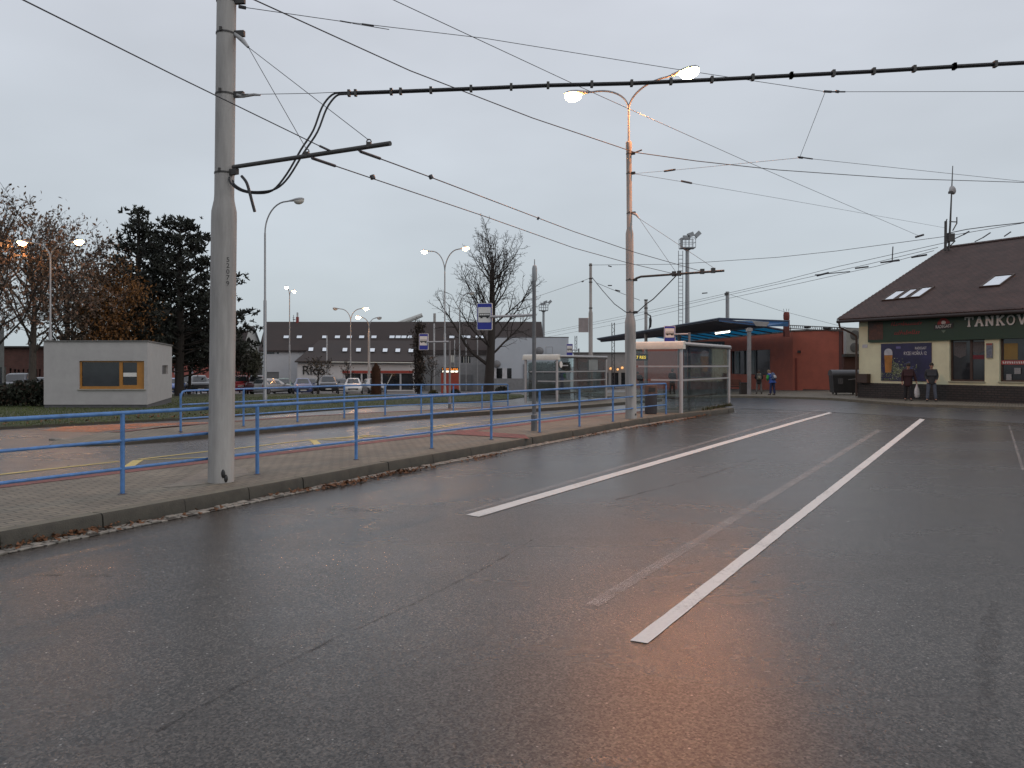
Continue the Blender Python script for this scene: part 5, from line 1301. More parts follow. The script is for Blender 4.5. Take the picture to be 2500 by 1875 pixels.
# right part: walls under the roof with upper windows and a dark canopy
MB().wall(lx(1010), lx(1200), lz(890), lz(866), [(lx(1127), lx(1150), lz(886), lz(870))], .15, -1.2).build('wall', P('grey_wall_upper', (.28, .28, .285), .85), lbr, sharp=0)
wn_ = MB().wall(lx(1127), lx(1150), lz(886), lz(870), [], 0, -1.1).build('window', M['pane'], lbr, sharp=0)
for px in (1133, 1144): MB().bb((lx(px), -1.2, lz(886)), (lx(px+1.6), -1.14, lz(870))).build('frame', M['alu_white'], wn_)
MB().bb((lx(1010), -1.4, lz(866)), (lx(1200), 0, lz(857))).build('dark_eave', P('dark_eave', (.05, .042, .04), .8), lbr)
MB().bb((lx(1012), -1.6, -.2), (lx(1205), -1.21, lz(890))).build('lower_wall', P('grey_wall_lower', (.24, .245, .25), .85, var=.1), lbr)
MB().bb((lx(1123), -1.75, lz(952)), (lx(1155), -1.61, lz(914))).build('gate', P('grey_gate', (.15, .155, .16), .7), lbr)
for px, t in ((1016, 812), (1060, 790), (1138, 830), (1166, 822), (1110, 830)):
    X = lx(px, 97); MB().tube([(X, -3, -.2), (X, -3, lz(t, 97))], .07 if px != 1060 else .12, 6).build('downpipe', M['alu'], lbr)
for px in (1103, 1108): MB().bb((lx(px), -1.9, lz(885)), (lx(px+4), -1.62, lz(868))).build('air_conditioner', M['alu_white'], lbr)

# gable house to the left of it
gh = thing('gable_house', 'white gabled house end with a steep gable beside the long roof', 'house', onground(*W(612, 920, 104)[:2]))
def hx_(px, py, dy=0): return W(px, py, 104 + dy)
def face_w(pts, nm, mat, th=.3):
    fixn(MB().prism([Vector(p) for p in pts], (0, th, 0)).build(nm, mat, gh, True, sharp=0))
face_w([hx_(598, 960), hx_(640, 960), hx_(640, 860), hx_(617, 800), hx_(609, 800), hx_(598, 838)], 'wall', P('gable_white', (.42, .42, .4), .85))
face_w([hx_(608, 803, -.2), hx_(618, 803, -.2), hx_(618, 796, -.2), hx_(608, 796, -.2)], 'chimney', P('gable_chimney', (.1, .095, .09), .8), .6)
fixn(MB().prism([hx_(617, 799, -.3), hx_(618.5, 799, -.3), hx_(641, 860, -.3), hx_(639, 860, -.3)], (0, .6, 0)).build('verge', M['tar'], gh, True, sharp=0))
fixn(MB().prism([hx_(556, 806, 2), hx_(608, 806, 2), hx_(598, 842, 0), hx_(556, 842, 0)], (0, .4, 0)).build('roof', MROOF, gh, True, sharp=0))
face_w([hx_(540, 960, 3), hx_(598, 960, 3), hx_(598, 842, 3), hx_(540, 842, 3)], 'side_wall', P('gable_side_wall', (.3, .3, .28), .85))
# red low houses behind the cars
rh = thing('red_building', 'low red building with pale windows behind the parked cars and pines', 'building', onground(*W(500, 920, 100)[:2]))
rl = lambda px: (px-500)*100/F; rz_ = lambda py: EYE+(HY-py)*100/F - rh.location.z
MB().wall(rl(405), rl(612), -.3, rz_(886), [(rl(424), rl(434), rz_(914), rz_(893)), (rl(460), rl(472), rz_(912), rz_(896)), (rl(520), rl(535), rz_(912), rz_(896))], .15).build('wall', P('salmon_red_wall', (.27, .085, .07), .85), rh, sharp=0)
for a, b, c, d in ((424, 434, 914, 893), (460, 472, 912, 896), (520, 535, 912, 896)): MB().wall(rl(a), rl(b), rz_(c), rz_(d), [], 0, .12).build('window', P('pale_window', (.3, .32, .36), .4), rh, sharp=0)
MB().bb((rl(404), -.3, rz_(886)), (rl(613), 5, rz_(883))).build('roof', MROOF, rh)
# red brick hall at the far left and the pillar at the frame edge
bh = thing('brick_hall', 'dark red brick hall with narrow windows at the far left', 'building', onground(*W(60, 920, 62)[:2]))
bl = lambda px: (px-60)*62/F; bz_ = lambda py: EYE+(HY-py)*62/F - bh.location.z
hs = [(bl(23), bl(28), bz_(917), bz_(899)), (bl(34), bl(39), bz_(917), bz_(901)), (bl(43), bl(48), bz_(926), bz_(902)), (bl(55), bl(59), bz_(917), bz_(901)), (bl(67), bl(77), bz_(919), bz_(901)), (bl(87), bl(91), bz_(919), bz_(901)), (bl(95), bl(99), bz_(921), bz_(901))]
MB().wall(bl(-60), bl(200), -.3, bz_(849), hs, .2).build('wall', brick('hall_brick', (.13, .045, .035), (.1, .036, .03), (.09, .05, .04), 1.0, .85, .2, .25, .08, (R(90), 0, 0)), bh, sharp=0)
for h in hs: MB().wall(h[0], h[1], h[2], h[3], [], 0, .15).build('window', M['pane'], bh, sharp=0)
MB().bb((bl(-61), -.3, bz_(849)), (bl(201), 8, bz_(845))).build('roof', MROOF, bh)
pp_ = thing('entrance_pillar', 'plain grey wall end at the extreme left edge, with a dark opening', 'wall', onground(*W(0, 920, 50)[:2]))
pz = lambda py: EYE+(HY-py)*50/F - pp_.location.z
MB().wall(-4, .27, -.3, pz(800), [(-1.2, .13, .5, pz(896))], .4).build('wall', P('pillar_grey', (.2, .195, .185), .85), pp_, sharp=0)
MB().wall(-1.2, .13, .5, pz(896), [], 0, .38).build('opening', M['pane'], pp_, sharp=0)
MB().bb((.0, -.05, -.3), (.0 + .27, .0, .01)).build('base', MPL, pp_)
# grey flat building with a dish and doors
GB = onground(*W(1300, 930, 92)[:2])
fb = thing('flat_building', 'plain blue grey flat-roofed building right of the bare tree', 'building', GB)
fx = lambda px: (px-1300)*92/F; fz = lambda py: EYE+(HY-py)*92/F - GB.z
MBG = P('bluegrey_render', (.42, .45, .485), .85, var=.06, scale=.5)
MB().wall(fx(1200), fx(1388), -.3, fz(825), [(fx(1212), fx(1226), fz(935), fz(899)), (fx(1238), fx(1249), fz(936), fz(899))], .3).build('wall', MBG, fb, sharp=0)
MB().wall(fx(1212), fx(1226), fz(935), fz(899), [], 0, .25).build('door', M['pane'], fb, sharp=0)
MB().wall(fx(1238), fx(1249), fz(936), fz(899), [], 0, .25).build('door', M['pane'], fb, sharp=0)
MB().bb((fx(1205), .31, fz(826)), (fx(1389), 9, fz(822))).build('roof', P('flat_roof_edge', (.12, .12, .125), .7), fb)
MB().bb((fx(1196), -.4, fz(826)), (fx(1240), -.01, fz(800))).build('parapet', MWALL, fb) if False else None
for px, w in ((1226.5, 11), (1205, 7)): MB().bb((fx(px), -.15, fz(940)), (fx(px+w), -.01, fz(898))).build('white_panel', P('white_panel', (.5, .5, .52), .6), fb)
MB().bb((fx(1197), -.25, -.3), (fx(1380), -.02, fz(924))).build('base_wall', P('grey_base_wall', (.2, .205, .21), .85), fb)
MB().bb((fx(1277), -.1, -.2), (fx(1283), .0, fz(889))).build('duct', P('grey_duct', (.2, .21, .23), .7), fb)
for px, py, r in ((1213, 889, .47), (1317, 857, .5)):
    d_ = thing('satellite_dish', {1213: 'grey round dish on the flat building by the bare tree trunk', 1317: 'grey round dish on the flat building above the far shelter'}[px], 'dish', W(px, py, 91.2), 0, 'satellite dishes')
    MB().lathe([(r*.2, .12), (r*.7, .07), (r, -.02), (r, -.05), (r*.6, .03)], (0,0,0), 22).xf(Matrix.Rotation(R(90), 4, 'X')).build('dish', P('dish_grey', (.15, .15, .155), .5), d_)
    MB().tube([(0, .05, 0), (0, .75, -.1)], .06, 6).build('bracket', M['steel'], d_)
mb = MB()
for px in (1333, 1349): mb.tube([W(px, 864, 91), W(px, 847, 91)], .03, 5)
mb.tube([W(1333, 847, 91), W(1349, 847, 91)], .03, 5); mb.tube([W(1330, 864, 91), W(1352, 864, 91)], .05, 5)
hoop = mb.build('wall_hoop', M['steel'], None, base=W(1341, 864, 91)); tag(hoop, 'thin metal hoop bracket on the grey flat wall', 'bracket')
# crane boom beyond the roof
cbm = thing('crane_boom', 'pale crane boom rising beyond the ridge of the long brown roof', 'crane', onground(*W(940, 900, 150)[:2]))
MB().tube([W(920, 812, 150), W(1031, 769, 150)], [.65, .4], 8).build('boom', P('boom_white', (.42, .42, .4), .6), cbm, True)
MB().tube([onground(*W(920, 900, 150)[:2]), W(920, 812, 150)], .7, 8).build('mast', M['steel'], cbm, True)
for px, top_, w, lab in ((1010, 785, .18, 'dark thick post behind the long roof, left one'), (1040, 787, .1, 'thin dark post behind the long roof'), (1061, 765, .22, 'pale post behind the long roof beside the lamp post')):
    q = onground(*W(px, 900, 112)[:2]); r_ = thing('line_pole', lab, 'pole', q, 0, 'posts behind the long roof'); H_ = EYE + (HY-top_)*112/F - q.z
    MB().lathe([(w, 0), (w*.85, H_)], (0,0,0), 8).build('shaft', M['concrete'] if px == 1061 else M['rust_band'], r_)

# red and black info board with LED lines
ib = thing('info_board', 'red information board with glowing orange and white departure lines', 'information board', onground(*W(1099, 940, 66)[:2]))
iz = lambda py: EYE+(HY-py)*66/F - ib.location.z; ixx = lambda px: (px-1099)*66/F
MB().bb((ixx(1077), -.1, .1), (ixx(1120), .1, iz(909))).build('red_panel', P('board_red', (.28, .045, .025), .5, var=.2), ib)
MB().bb((ixx(1078), -.12, iz(910)), (ixx(1119.5), .12, iz(897))).build('display', P('board_black', (.012, .012, .012), .4), ib)
MB().text('1  VOS SLAVIA', .23, Matrix.Translation((.0, -.125, iz(901.5))) @ Rx, .004, sx=.95).build('orange_line', emis('orange_led', (1.0, .28, .03), 1.6), ib, sharp=0)
mb = MB()
for a, b in ((1080, 1082), (1087, 1098), (1100, 1109), (1111, 1117.5)):
    mb.prism([(ixx(a), -.125, iz(909)), (ixx(b), -.125, iz(909)), (ixx(b)+.04, -.125, iz(905)), (ixx(a)+.04, -.125, iz(905))], (0, -.004, 0))
fixn(mb.build('white_line', emis('white_led', (1.0, .93, .75), 1.8), ib, sharp=0))

# ------------------------------------------------------------------ trees
def rv(rd, s=1.0): return Vector((rd.gauss(0, s), rd.gauss(0, s), rd.gauss(0, s)))
def grow(mb, rd, p, d, L, r, lev, tips, P_):
    """one limb as a tapered wandering tube, with side limbs"""
    nseg = P_['seg'][lev]; pts = [p.copy()]; dirs = []; rs = [r]
    for i in range(nseg):
        d = (d + rv(rd, P_['wob'][lev]) + Vector((0, 0, P_['up'][lev]))).normalized()
        p = p + d*(L/nseg); pts.append(p.copy()); dirs.append(d.copy()); rs.append(max(P_['rmin'], r*(1 - (i+1)/nseg*(1-P_['taper'][lev]))))
    mb.tube(pts, rs, P_['sides'][lev], caps=False)
    if lev + 1 >= len(P_['n']): tips.extend(pts[1:]); return pts
    n = P_['n'][lev+1]
    for k in range(n):
        t = P_['t0'][lev] + (1-P_['t0'][lev])*(k + rd.random())/n
        i = min(nseg-1, int(t*nseg)); f = t*nseg - i; q = pts[i].lerp(pts[i+1], f); dd = dirs[i]
        side = dd.orthogonal().normalized(); side.rotate(Matrix.Rotation(k*2.4 + rd.uniform(-.6, .6), 3, dd))
        ang = P_['ang'][lev+1] * rd.uniform(.75, 1.25)
        nd = (dd*math.cos(ang) + side*math.sin(ang)).normalized()
        ll = P_['len'][lev+1] * L * rd.uniform(.6, 1.15) * (1 - P_['shape'][lev]*t)
        rr = min(rs[i]*.75, max(P_['rmin'], ll*P_['thick'][lev+1]))
        grow(mb, rd, q, nd, ll, rr, lev+1, tips, P_)
    tips.append(pts[-1]); return pts
MBK = P('dark_bark', (.026, .021, .018), .9, var=.3, scale=6)
# big bare tree
bt = thing('bare_tree', 'tall leafless tree with a dark trunk behind the large stop sign', 'tree', onground(*W(1193, 940, 74)[:2]), 0)
rd = random.Random(17); mb = MB(); Ht = (EYE + (HY-556)*74/F - bt.location.z)*.86
tp = [Vector((0, 0, 0)), Vector((.1, 0, 2.2)), Vector((.25, .1, 5)), Vector((.35, 0, 8)), Vector((.3, .1, 11)), Vector((.45, 0, Ht*.82)), Vector((.35, 0, Ht*.99))]
tr0 = MB().tube([(0,0,-.2), (0,0,.25)] + [tuple(p) for p in tp[1:]], [.62, .5, .44, .37, .3, .2, .11, .03], 12).build('trunk', MBK, bt)
PB_ = dict(seg=[8, 6, 4], wob=[.09, .16, .2], up=[.10, .06, .03], rmin=.013, taper=[.12, .2, .3], sides=[6, 4, 3], n=[0, 13, 7], t0=[.15, .12, .2], ang=[0, .8, .75], len=[0, .42, .42], shape=[.45, .4, .3], thick=[0, .02, .015])
tips = []
def at_h(z):
    for a, b in zip(tp, tp[1:]):
        if a.z <= z <= b.z: return a.lerp(b, (z-a.z)/(b.z-a.z))
    return tp[-1]
limbs = [(2.6, 180, 10, .2), (3.6, 8, 8, .13), (4.4, 170, 7.5, .12), (4.2, 250, 7, .12), (5.0, 20, 8.6, .11), (5.6, 100, 6.5, .11), (5.9, 185, 8, .11)]
z = 6.4; k = 0
while z < Ht*.97:
    limbs.append((z, (k*137.5 + 20) % 360 if k % 3 else rd.choice((10, 175, 190, -10)), (7.2 - .30*(z-6))*rd.uniform(.8, 1.1)*(1 if z < 12 else .8), (.085*(1 - (z-6)/16)+.02))); z += .33; k += 1
for z, az, L, r in limbs:
    el = R(50 if z > 5 else 38); L *= .86; d = Vector((math.cos(R(az))*math.cos(el), math.sin(R(az))*math.cos(el)*.9, math.sin(el)))
    grow(mb, rd, at_h(z), d, L, r, 0, tips, PB_)
for a in (-.12, .1, .2): grow(mb, rd, at_h(Ht*.75), Vector((a, a*.5, 1)), Ht*.2, .07, 0, tips, PB_)
mb.build('crown', MBK, bt, sharp=0)

def leaf_cloud(mb, rd, tips, n, size, spread, elong=1.3):
    for _ in range(n):
        c = rd.choice(tips) + rv(rd, spread); e = Euler((rd.uniform(-1.5, 1.5), rd.uniform(-1.5, 1.5), rd.uniform(0, 6.28))).to_matrix(); s = size*rd.uniform(.6, 1.3)
        mb.face([c + e @ Vector(q) for q in ((-s*elong, 0, 0), (-.2*s, s*.6, .12*s), (s*elong, 0, 0), (-.1*s, -s*.6, .1*s))])
def broad_tree(label, px, Y, py_top, seed, leafmats, nleaf, lsize, PRM, name='autumn_tree', tw=.2, spread=.25, group='autumn trees at the far left', width=1.0, trunk_frac=.3, bark=MBK, nl=11, base_py=None):
    b = onground(*W(px, 930, Y)[:2]); Hh = EYE + (HY-py_top)*Y/F - b.z
    root = thing(name, label, 'tree', b, 0, group); rd = random.Random(seed)
    top_ = Vector((rd.uniform(-.3, .3), 0, Hh*.8)); tp2 = [Vector((0, 0, -.1)), Vector((.05, 0, Hh*trunk_frac)), Vector((.1, .1, Hh*.55)), top_]
    MB().tube(tp2, [tw*1.2, tw, tw*.6, tw*.15], 10).build('trunk', bark, root)
    mb = MB(); tips = []
    for k in range(nl):
        t = trunk_frac + (.74-trunk_frac)*(k + .3)/nl; z = Hh*t; q = tp2[1].lerp(tp2[3], (z/Hh-trunk_frac)/(.8-trunk_frac)); az = k*2.4 + rd.uniform(-.4, .4); el = R(rd.uniform(25, 60))
        d = Vector((math.cos(az)*math.cos(el), math.sin(az)*math.cos(el), math.sin(el)))
        grow(mb, rd, q, d, Hh*.42*width*rd.uniform(.8, 1.2)*(1-.35*(t-trunk_frac)), tw*.35, 0, tips, PRM)
    grow(mb, rd, tp2[2], Vector((0, 0, 1)), Hh*.45, tw*.4, 0, tips, PRM)
    mb.build('branches', bark, root, sharp=0)
    ps = len(leafmats)
    for i, lm_ in enumerate(leafmats):
        lb_ = MB(); leaf_cloud(lb_, rd, tips, nleaf//ps, lsize, spread); lb_.build('foliage', lm_, root, sharp=0)
    return root
PT = dict(seg=[6, 4, 3], wob=[.12, .2, .25], up=[.07, .08, .06], rmin=.011, taper=[.2, .3, .4], sides=[5, 3, 3], n=[0, 11, 6], t0=[.2, .2, .2], ang=[0, .75, .7], len=[0, .42, .45], shape=[.3, .3, .2], thick=[0, .012, .01])
LBR = [P('leaf_dull_brown', (.105, .08, .06), .85, var=.4, scale=.8), P('leaf_red_brown', (.112, .072, .052), .85, var=.4, scale=.8)]
LYE = [P('leaf_ochre', (.17, .075, .016), .8, var=.4, scale=.9), P('leaf_dark_ochre', (.10, .05, .018), .8, var=.4, scale=.9)]
MBK2 = P('pale_bark', (.06, .052, .045), .9, var=.35, scale=5)
broad_tree('thin brown leaved tree nearest the left edge of the picture', -15, 44, 490, 31, LBR, 1500, .10, PT, width=1.0, spread=.2, bark=MBK, nl=15, trunk_frac=.25)
broad_tree('brown leaved tree with pale trunk left of the kiosk', 78, 47, 540, 32, LBR, 3400, .10, PT, width=1.1, tw=.2, spread=.25, bark=MBK2, nl=17, trunk_frac=.24)
broad_tree('bushy brown leaved tree behind the kiosk roof', 160, 50, 570, 33, LBR, 2900, .10, PT, width=1.0, spread=.26, nl=16, trunk_frac=.2)
broad_tree('half bare tree between the kiosk and the yellow tree', 222, 60, 650, 34, LBR, 900, .11, PT, width=.9, spread=.25)
broad_tree('ochre yellow leaved tree in front of the pines', 262, 52, 652, 35, LYE, 7500, .095, PT, width=.8, spread=.42, trunk_frac=.15, nl=15)
# small street trees
PS = dict(PT, n=[0, 7, 4])
LDK = [P('leaf_dark_green', (.03, .032, .018), .85, var=.4, scale=2)]
broad_tree('small round tree before the wing with dark lettering', 775, 66, 880, 41, [P('leaf_olive_brown', (.055, .04, .025), .85, var=.4, scale=2)], 330, .07, PS, 'small_tree', .07, .15, 'small street trees', 1.15, .45, nl=9)
broad_tree('small dark leafed tree in front of the white gable house', 604, 70, 862, 42, LDK, 2600, .12, PS, 'small_tree', .08, .22, 'small street trees', .95, .42, nl=10)
broad_tree('small bare tree right of the dark column tree', 1052, 64, 866, 43, LBR, 60, .07, PS, 'small_tree', .07, .15, 'small street trees', .9, .42, nl=9)
broad_tree('small bare tree before the shop window', 847, 72, 884, 44, LBR, 40, .07, PS, 'small_tree', .05, .15, 'small street trees', .8, .45, nl=7)
# dark column tree and the brown dead conifer
ctt = thing('column_tree', 'narrow dark column tree below the low stop sign', 'tree', onground(*W(1022, 940, 70)[:2]))
rd = random.Random(5); Hc = EYE + (HY-792)*70/F - ctt.location.z
MB().tube([(0,0,-.1), (0,0,Hc*.95)], [.16, .04], 8).build('trunk', MBK, ctt)
mb = MB(); tips = [Vector((rd.gauss(0, .2), rd.gauss(0, .2), rd.uniform(.5, Hc))) for _ in range(200)]
for _ in range(260):
    z = rd.uniform(.4, Hc*.92); a = rd.uniform(0, 6.28); w = .42*min(1, (Hc-z)/2); mb.tube([(0,0,z), (w*.7*math.cos(a), w*.7*math.sin(a), z+.5), (w*math.cos(a), w*math.sin(a), z+1.1)], [.025, .018, .01], 3, False)
mb.build('branches', MBK, ctt, sharp=0)
mb = MB(); leaf_cloud(mb, rd, tips, 1800, .1, .22); mb.build('foliage', P('column_leaf', (.035, .026, .02), .9, var=.4), ctt, sharp=0)
dcn = thing('brown_conifer', 'rusty brown narrow conifer standing at the lawn edge', 'tree', onground(*W(918, 955, 64)[:2]))
Hd = EYE + (HY-889)*64/F - dcn.location.z; rd = random.Random(6); mb = MB()
MB().tube([(0,0,-.1), (0,0,Hd*.9)], [.1, .03], 8).build('trunk', MBK, dcn)
for _ in range(4200):
    z = rd.uniform(.05, Hd); w = .46*(1 - .25*z/Hd)*(1 if z < Hd*.85 else max(.2, (Hd-z)/(Hd*.15))); a = rd.uniform(0, 6.28); r_ = w*rd.uniform(.5, 1.05); c = Vector((r_*math.cos(a), r_*math.sin(a), z)); s = rd.uniform(.05, .11)
    t = Vector((math.cos(a)*.4, math.sin(a)*.4, 1)).normalized()*s; o_ = Vector((-math.sin(a), math.cos(a), 0))*s*.5
    mb.face([c-o_, c+o_, c+t*1.6])
mb.build('foliage', P('dead_needles', (.085, .038, .022), .9, var=.4, scale=3), dcn, sharp=0)
# pines
MPN = [P('pine_needles', (.02, .024, .018), .85, var=.5, scale=1.2), P('pine_needles_dark', (.012, .014, .012), .9, var=.4, scale=1.2)]
def pine(label, px, Y, py_top, seed, wmax, zlow, ntuft, pw_=.62):
    b = onground(*W(px, 930, Y)[:2]); Hh = EYE + (HY-py_top)*Y/F - b.z; root = thing('pine_tree', label, 'tree', b, 0, 'dark pines behind the kiosk'); rd = random.Random(seed)
    MB().tube([(0,0,-.1), (.1,0,Hh*.4), (0,.1,Hh*.75), (.1,0,Hh*.98)], [.34, .28, .17, .04], 10).build('trunk', MBK, root)
    br_ = MB(); fl = [MB(), MB()]; z = zlow; k = 0
    def tuft(c, s, w):
        for _ in range(9):
            d = (rv(rd, 1) + Vector((0, 0, .7))).normalized()*s*rd.uniform(.6, 1.1); o_ = d.orthogonal().normalized()*s*.17; o_.rotate(Matrix.Rotation(rd.uniform(0, 6.28), 3, d.normalized()))
            fl[w].face([c - d*.15 - o_, c - d*.15 + o_, c + d*.7 + o_*.7, c + d, c + d*.7 - o_*.7])
    while z < Hh*.985:
        f = (z-zlow)/(Hh-zlow); w = wmax*(1 - f)**pw_*(.72 + .5*rd.random()) + .25
        if f < .12: w *= .75 + 2*f
        for _ in range(rd.choice((2, 3, 3))):
            az = k*2.4 + rd.uniform(-.5, .5); k += 1; d = Vector((math.cos(az), math.sin(az), .12 + .35*f)); p = Vector((.1, 0, z)); pts = [p.copy()]
            for i in range(5): d = (d + rv(rd, .09) + Vector((0, 0, .05))).normalized(); p = p + d*w/5; pts.append(p.copy())
            br_.tube(pts, [.075, .06, .05, .04, .03, .02], 4, False)
            for i in range(max(3, int(ntuft*w/wmax))):
                t = .25 + .75*rd.random()**.6; j = min(4, int(t*5)); q = pts[j].lerp(pts[j+1], t*5-j); sd = rv(rd, .30 + .36*t*w/wmax); sd.z = abs(sd.z)*.55
                tuft(q + sd*.8, rd.uniform(.24, .46), 0 if rd.random() < .6 else 1)
        z += rd.uniform(.24, .46)
    br_.build('branches', MBK, root, sharp=0)
    for i in (0, 1): fl[i].build('foliage', MPN[i], root, sharp=0)
pine('taller pointed dark pine on the left of the pair', 336, 60, 513, 51, 5.6, 2.2, 36, .95)
pine('broad rounded dark pine on the right, partly behind the concrete pole', 437, 58, 545, 52, 5.4, 1.5, 40, .55)
broad_tree('dense very dark bushy evergreen below the pines, behind the kiosk', 462, 64, 792, 45, [P('leaf_black_green', (.016, .015, .012), .9, var=.4, scale=2)], 5200, .13, PS, 'evergreen', .12, .3, 'dark pines behind the kiosk', 1.25, .25, nl=13)
broad_tree('dark evergreen right of the concrete pole, before the red houses', 545, 66, 830, 46, [P('leaf_black_green_two', (.016, .016, .012), .9, var=.4, scale=2)], 3200, .13, PS, 'evergreen', .1, .3, 'dark pines behind the kiosk', 1.1, .3, nl=11)
# clipped hedge seen through the far shelter
hq = onground(*W(1345, 940, 52)[:2]); hw = thing('hedge', 'clipped dark green hedge on a low dark wall seen through the far shelter', 'hedge', hq)
zt_ = EYE + (HY-887)*52/F - hq.z; zb_ = EYE + (HY-912)*52/F - hq.z
MB().bb((-1.5, -.2, -.3), (1.3, .2, zb_)).build('low_wall', P('hedge_wall_dark', (.045, .042, .04), .85, var=.3, scale=3), hw)
mb = MB(); rd = random.Random(18)
for _ in range(2600):
    c = Vector((rd.uniform(-1.5, 1.3), rd.uniform(-.25, .35), rd.uniform(zb_, zt_ + rd.gauss(0, .05)))); s = rd.uniform(.04, .08); e = Euler((rd.uniform(-1.5, 1.5), rd.uniform(-1.5, 1.5), rd.uniform(0, 6.28))).to_matrix()
    mb.face([c + e @ Vector(q) for q in ((-s*1.3, 0, 0), (0, s*.7, 0), (s*1.3, 0, 0), (0, -s*.7, 0))])
mb.build('foliage', P('hedge_green', (.018, .028, .018), .9, var=.5, scale=5), hw, sharp=0)
# low hedge at left
hg = thing('hedge', 'dark low hedge at the left between the kiosk and the frame edge', 'hedge', onground(*W(40, 1000, 33)[:2]))
rd = random.Random(8); mb = MB(); hm = [MB(), MB()]
for _ in range(9000):
    x = rd.uniform(-4, 1.25); y = rd.uniform(-.6, .9); zt = .98 + .12*math.sin(x*2.1) + .08*math.sin(x*5.3); z = zt*rd.random()**.5; c = Vector((x, y + rd.gauss(0, .08), z + rd.gauss(0, .05))); s = rd.uniform(.04, .085); e = Euler((rd.uniform(-1.5, 1.5), rd.uniform(-1.5, 1.5), rd.uniform(0, 6.28))).to_matrix()
    hm[0 if rd.random() < .8 else 1].face([c + e @ Vector(q) for q in ((-s*1.3, 0, 0), (0, s*.7, 0), (s*1.3, 0, 0), (0, -s*.7, 0))])
hm[0].build('foliage', P('hedge_leaf', (.018, .022, .012), .85, var=.5, scale=4), hg, sharp=0); hm[1].build('dry_foliage', P('hedge_brown', (.04, .024, .014), .85, var=.5, scale=4), hg, sharp=0)
mb = MB()
for i in range(16): x = -3.9 + i*.33; mb.tube([(x, .1, 0), (x + .1, .15, .8)], .02, 4)
mb.build('stems', MBK, hg)
for px, Y, n, lab, sz in ((1226, 70, 900, 'dark low bush at the foot of the grey flat building', .75), (1110, 64, 700, 'dark bush in front of the red information board', .5), (1058, 64, 500, 'yellowish low bush beside the information board', .45)):
    r_ = thing('bush', lab, 'bush', onground(*W(px, 950, Y)[:2])); mb = MB(); rd = random.Random(px)
    for _ in range(n):
        d = rv(rd, 1).normalized()*rd.uniform(.5, 1)*sz; d.z = abs(d.z); s = rd.uniform(.05, .1); e = Euler((rd.uniform(-1.5, 1.5), rd.uniform(-1.5, 1.5), 0)).to_matrix(); mb.face([d + e @ Vector(q) for q in ((-s*1.3, 0, 0), (0, s*.7, 0), (s*1.3, 0, 0), (0, -s*.7, 0))])
    mb.build('foliage', P('bush_leaf_%d' % px, (.02, .02, .014) if px != 1058 else (.05, .045, .015), .9, var=.5, scale=4), r_, sharp=0)
# ------------------------------------------------------------------ parked cars
MGL = windowm('car_glass', (.03, .036, .04), .9, .06)
MTY = P('tyre_rubber', (.015, .015, .015), .8); MRM = P('wheel_rim', (.25, .25, .26), .35, .7)
MHL = P('headlight_lens', (.55, .57, .58), .12); MTL = P('tail_light', (.25, .015, .012), .25); MPLT = P('number_plate', (.5, .5, .48), .5); MGRL = P('grille_black', (.012, .012, .013), .5)
paints = {}
def cpaint(name, col):
    if name not in paints:
        m, n, b = newmat('car_paint_' + name); b.inputs['Base Color'].default_value = (*col, 1); b.inputs['Roughness'].default_value = .35; b.inputs['Coat Weight'].default_value = .6; b.inputs['Coat Roughness'].default_value = .06; b.inputs['Metallic'].default_value = .15; paints[name] = m
    return paints[name]
SH = {  # stations: y, zbottom, zbelt, half width, ztop, half width of top ; front at -y
 'hatch': [(-1.95,.30,.55,.60,.62,.5),(-1.88,.22,.62,.76,.76,.66),(-1.5,.2,.78,.84,.92,.72),(-.95,.2,.86,.86,.99,.70),(-.25,.2,.90,.87,1.42,.56),(.45,.2,.92,.87,1.48,.57),(1.35,.2,.95,.86,1.43,.54),(1.85,.24,.95,.82,1.05,.62),(1.98,.3,.8,.74,.84,.6)],
 'suv':   [(-2.15,.42,.75,.66,.84,.58),(-2.08,.32,.85,.82,.96,.72),(-1.6,.3,.98,.9,1.10,.78),(-1.0,.3,1.04,.92,1.16,.76),(-.35,.3,1.06,.92,1.64,.62),(.5,.3,1.08,.92,1.72,.63),(1.6,.3,1.1,.91,1.67,.60),(2.05,.34,1.1,.86,1.2,.68),(2.15,.42,.9,.78,.95,.64)],
 'wagon': [(-2.2,.28,.52,.62,.6,.52),(-2.12,.2,.6,.78,.74,.68),(-1.7,.18,.74,.86,.88,.74),(-1.0,.18,.84,.88,.96,.72),(-.2,.18,.88,.88,1.40,.56),(.5,.18,.9,.88,1.46,.57),(1.7,.18,.93,.87,1.40,.54),(2.2,.22,.93,.82,1.0,.62),(2.3,.3,.75,.74,.8,.6)]}
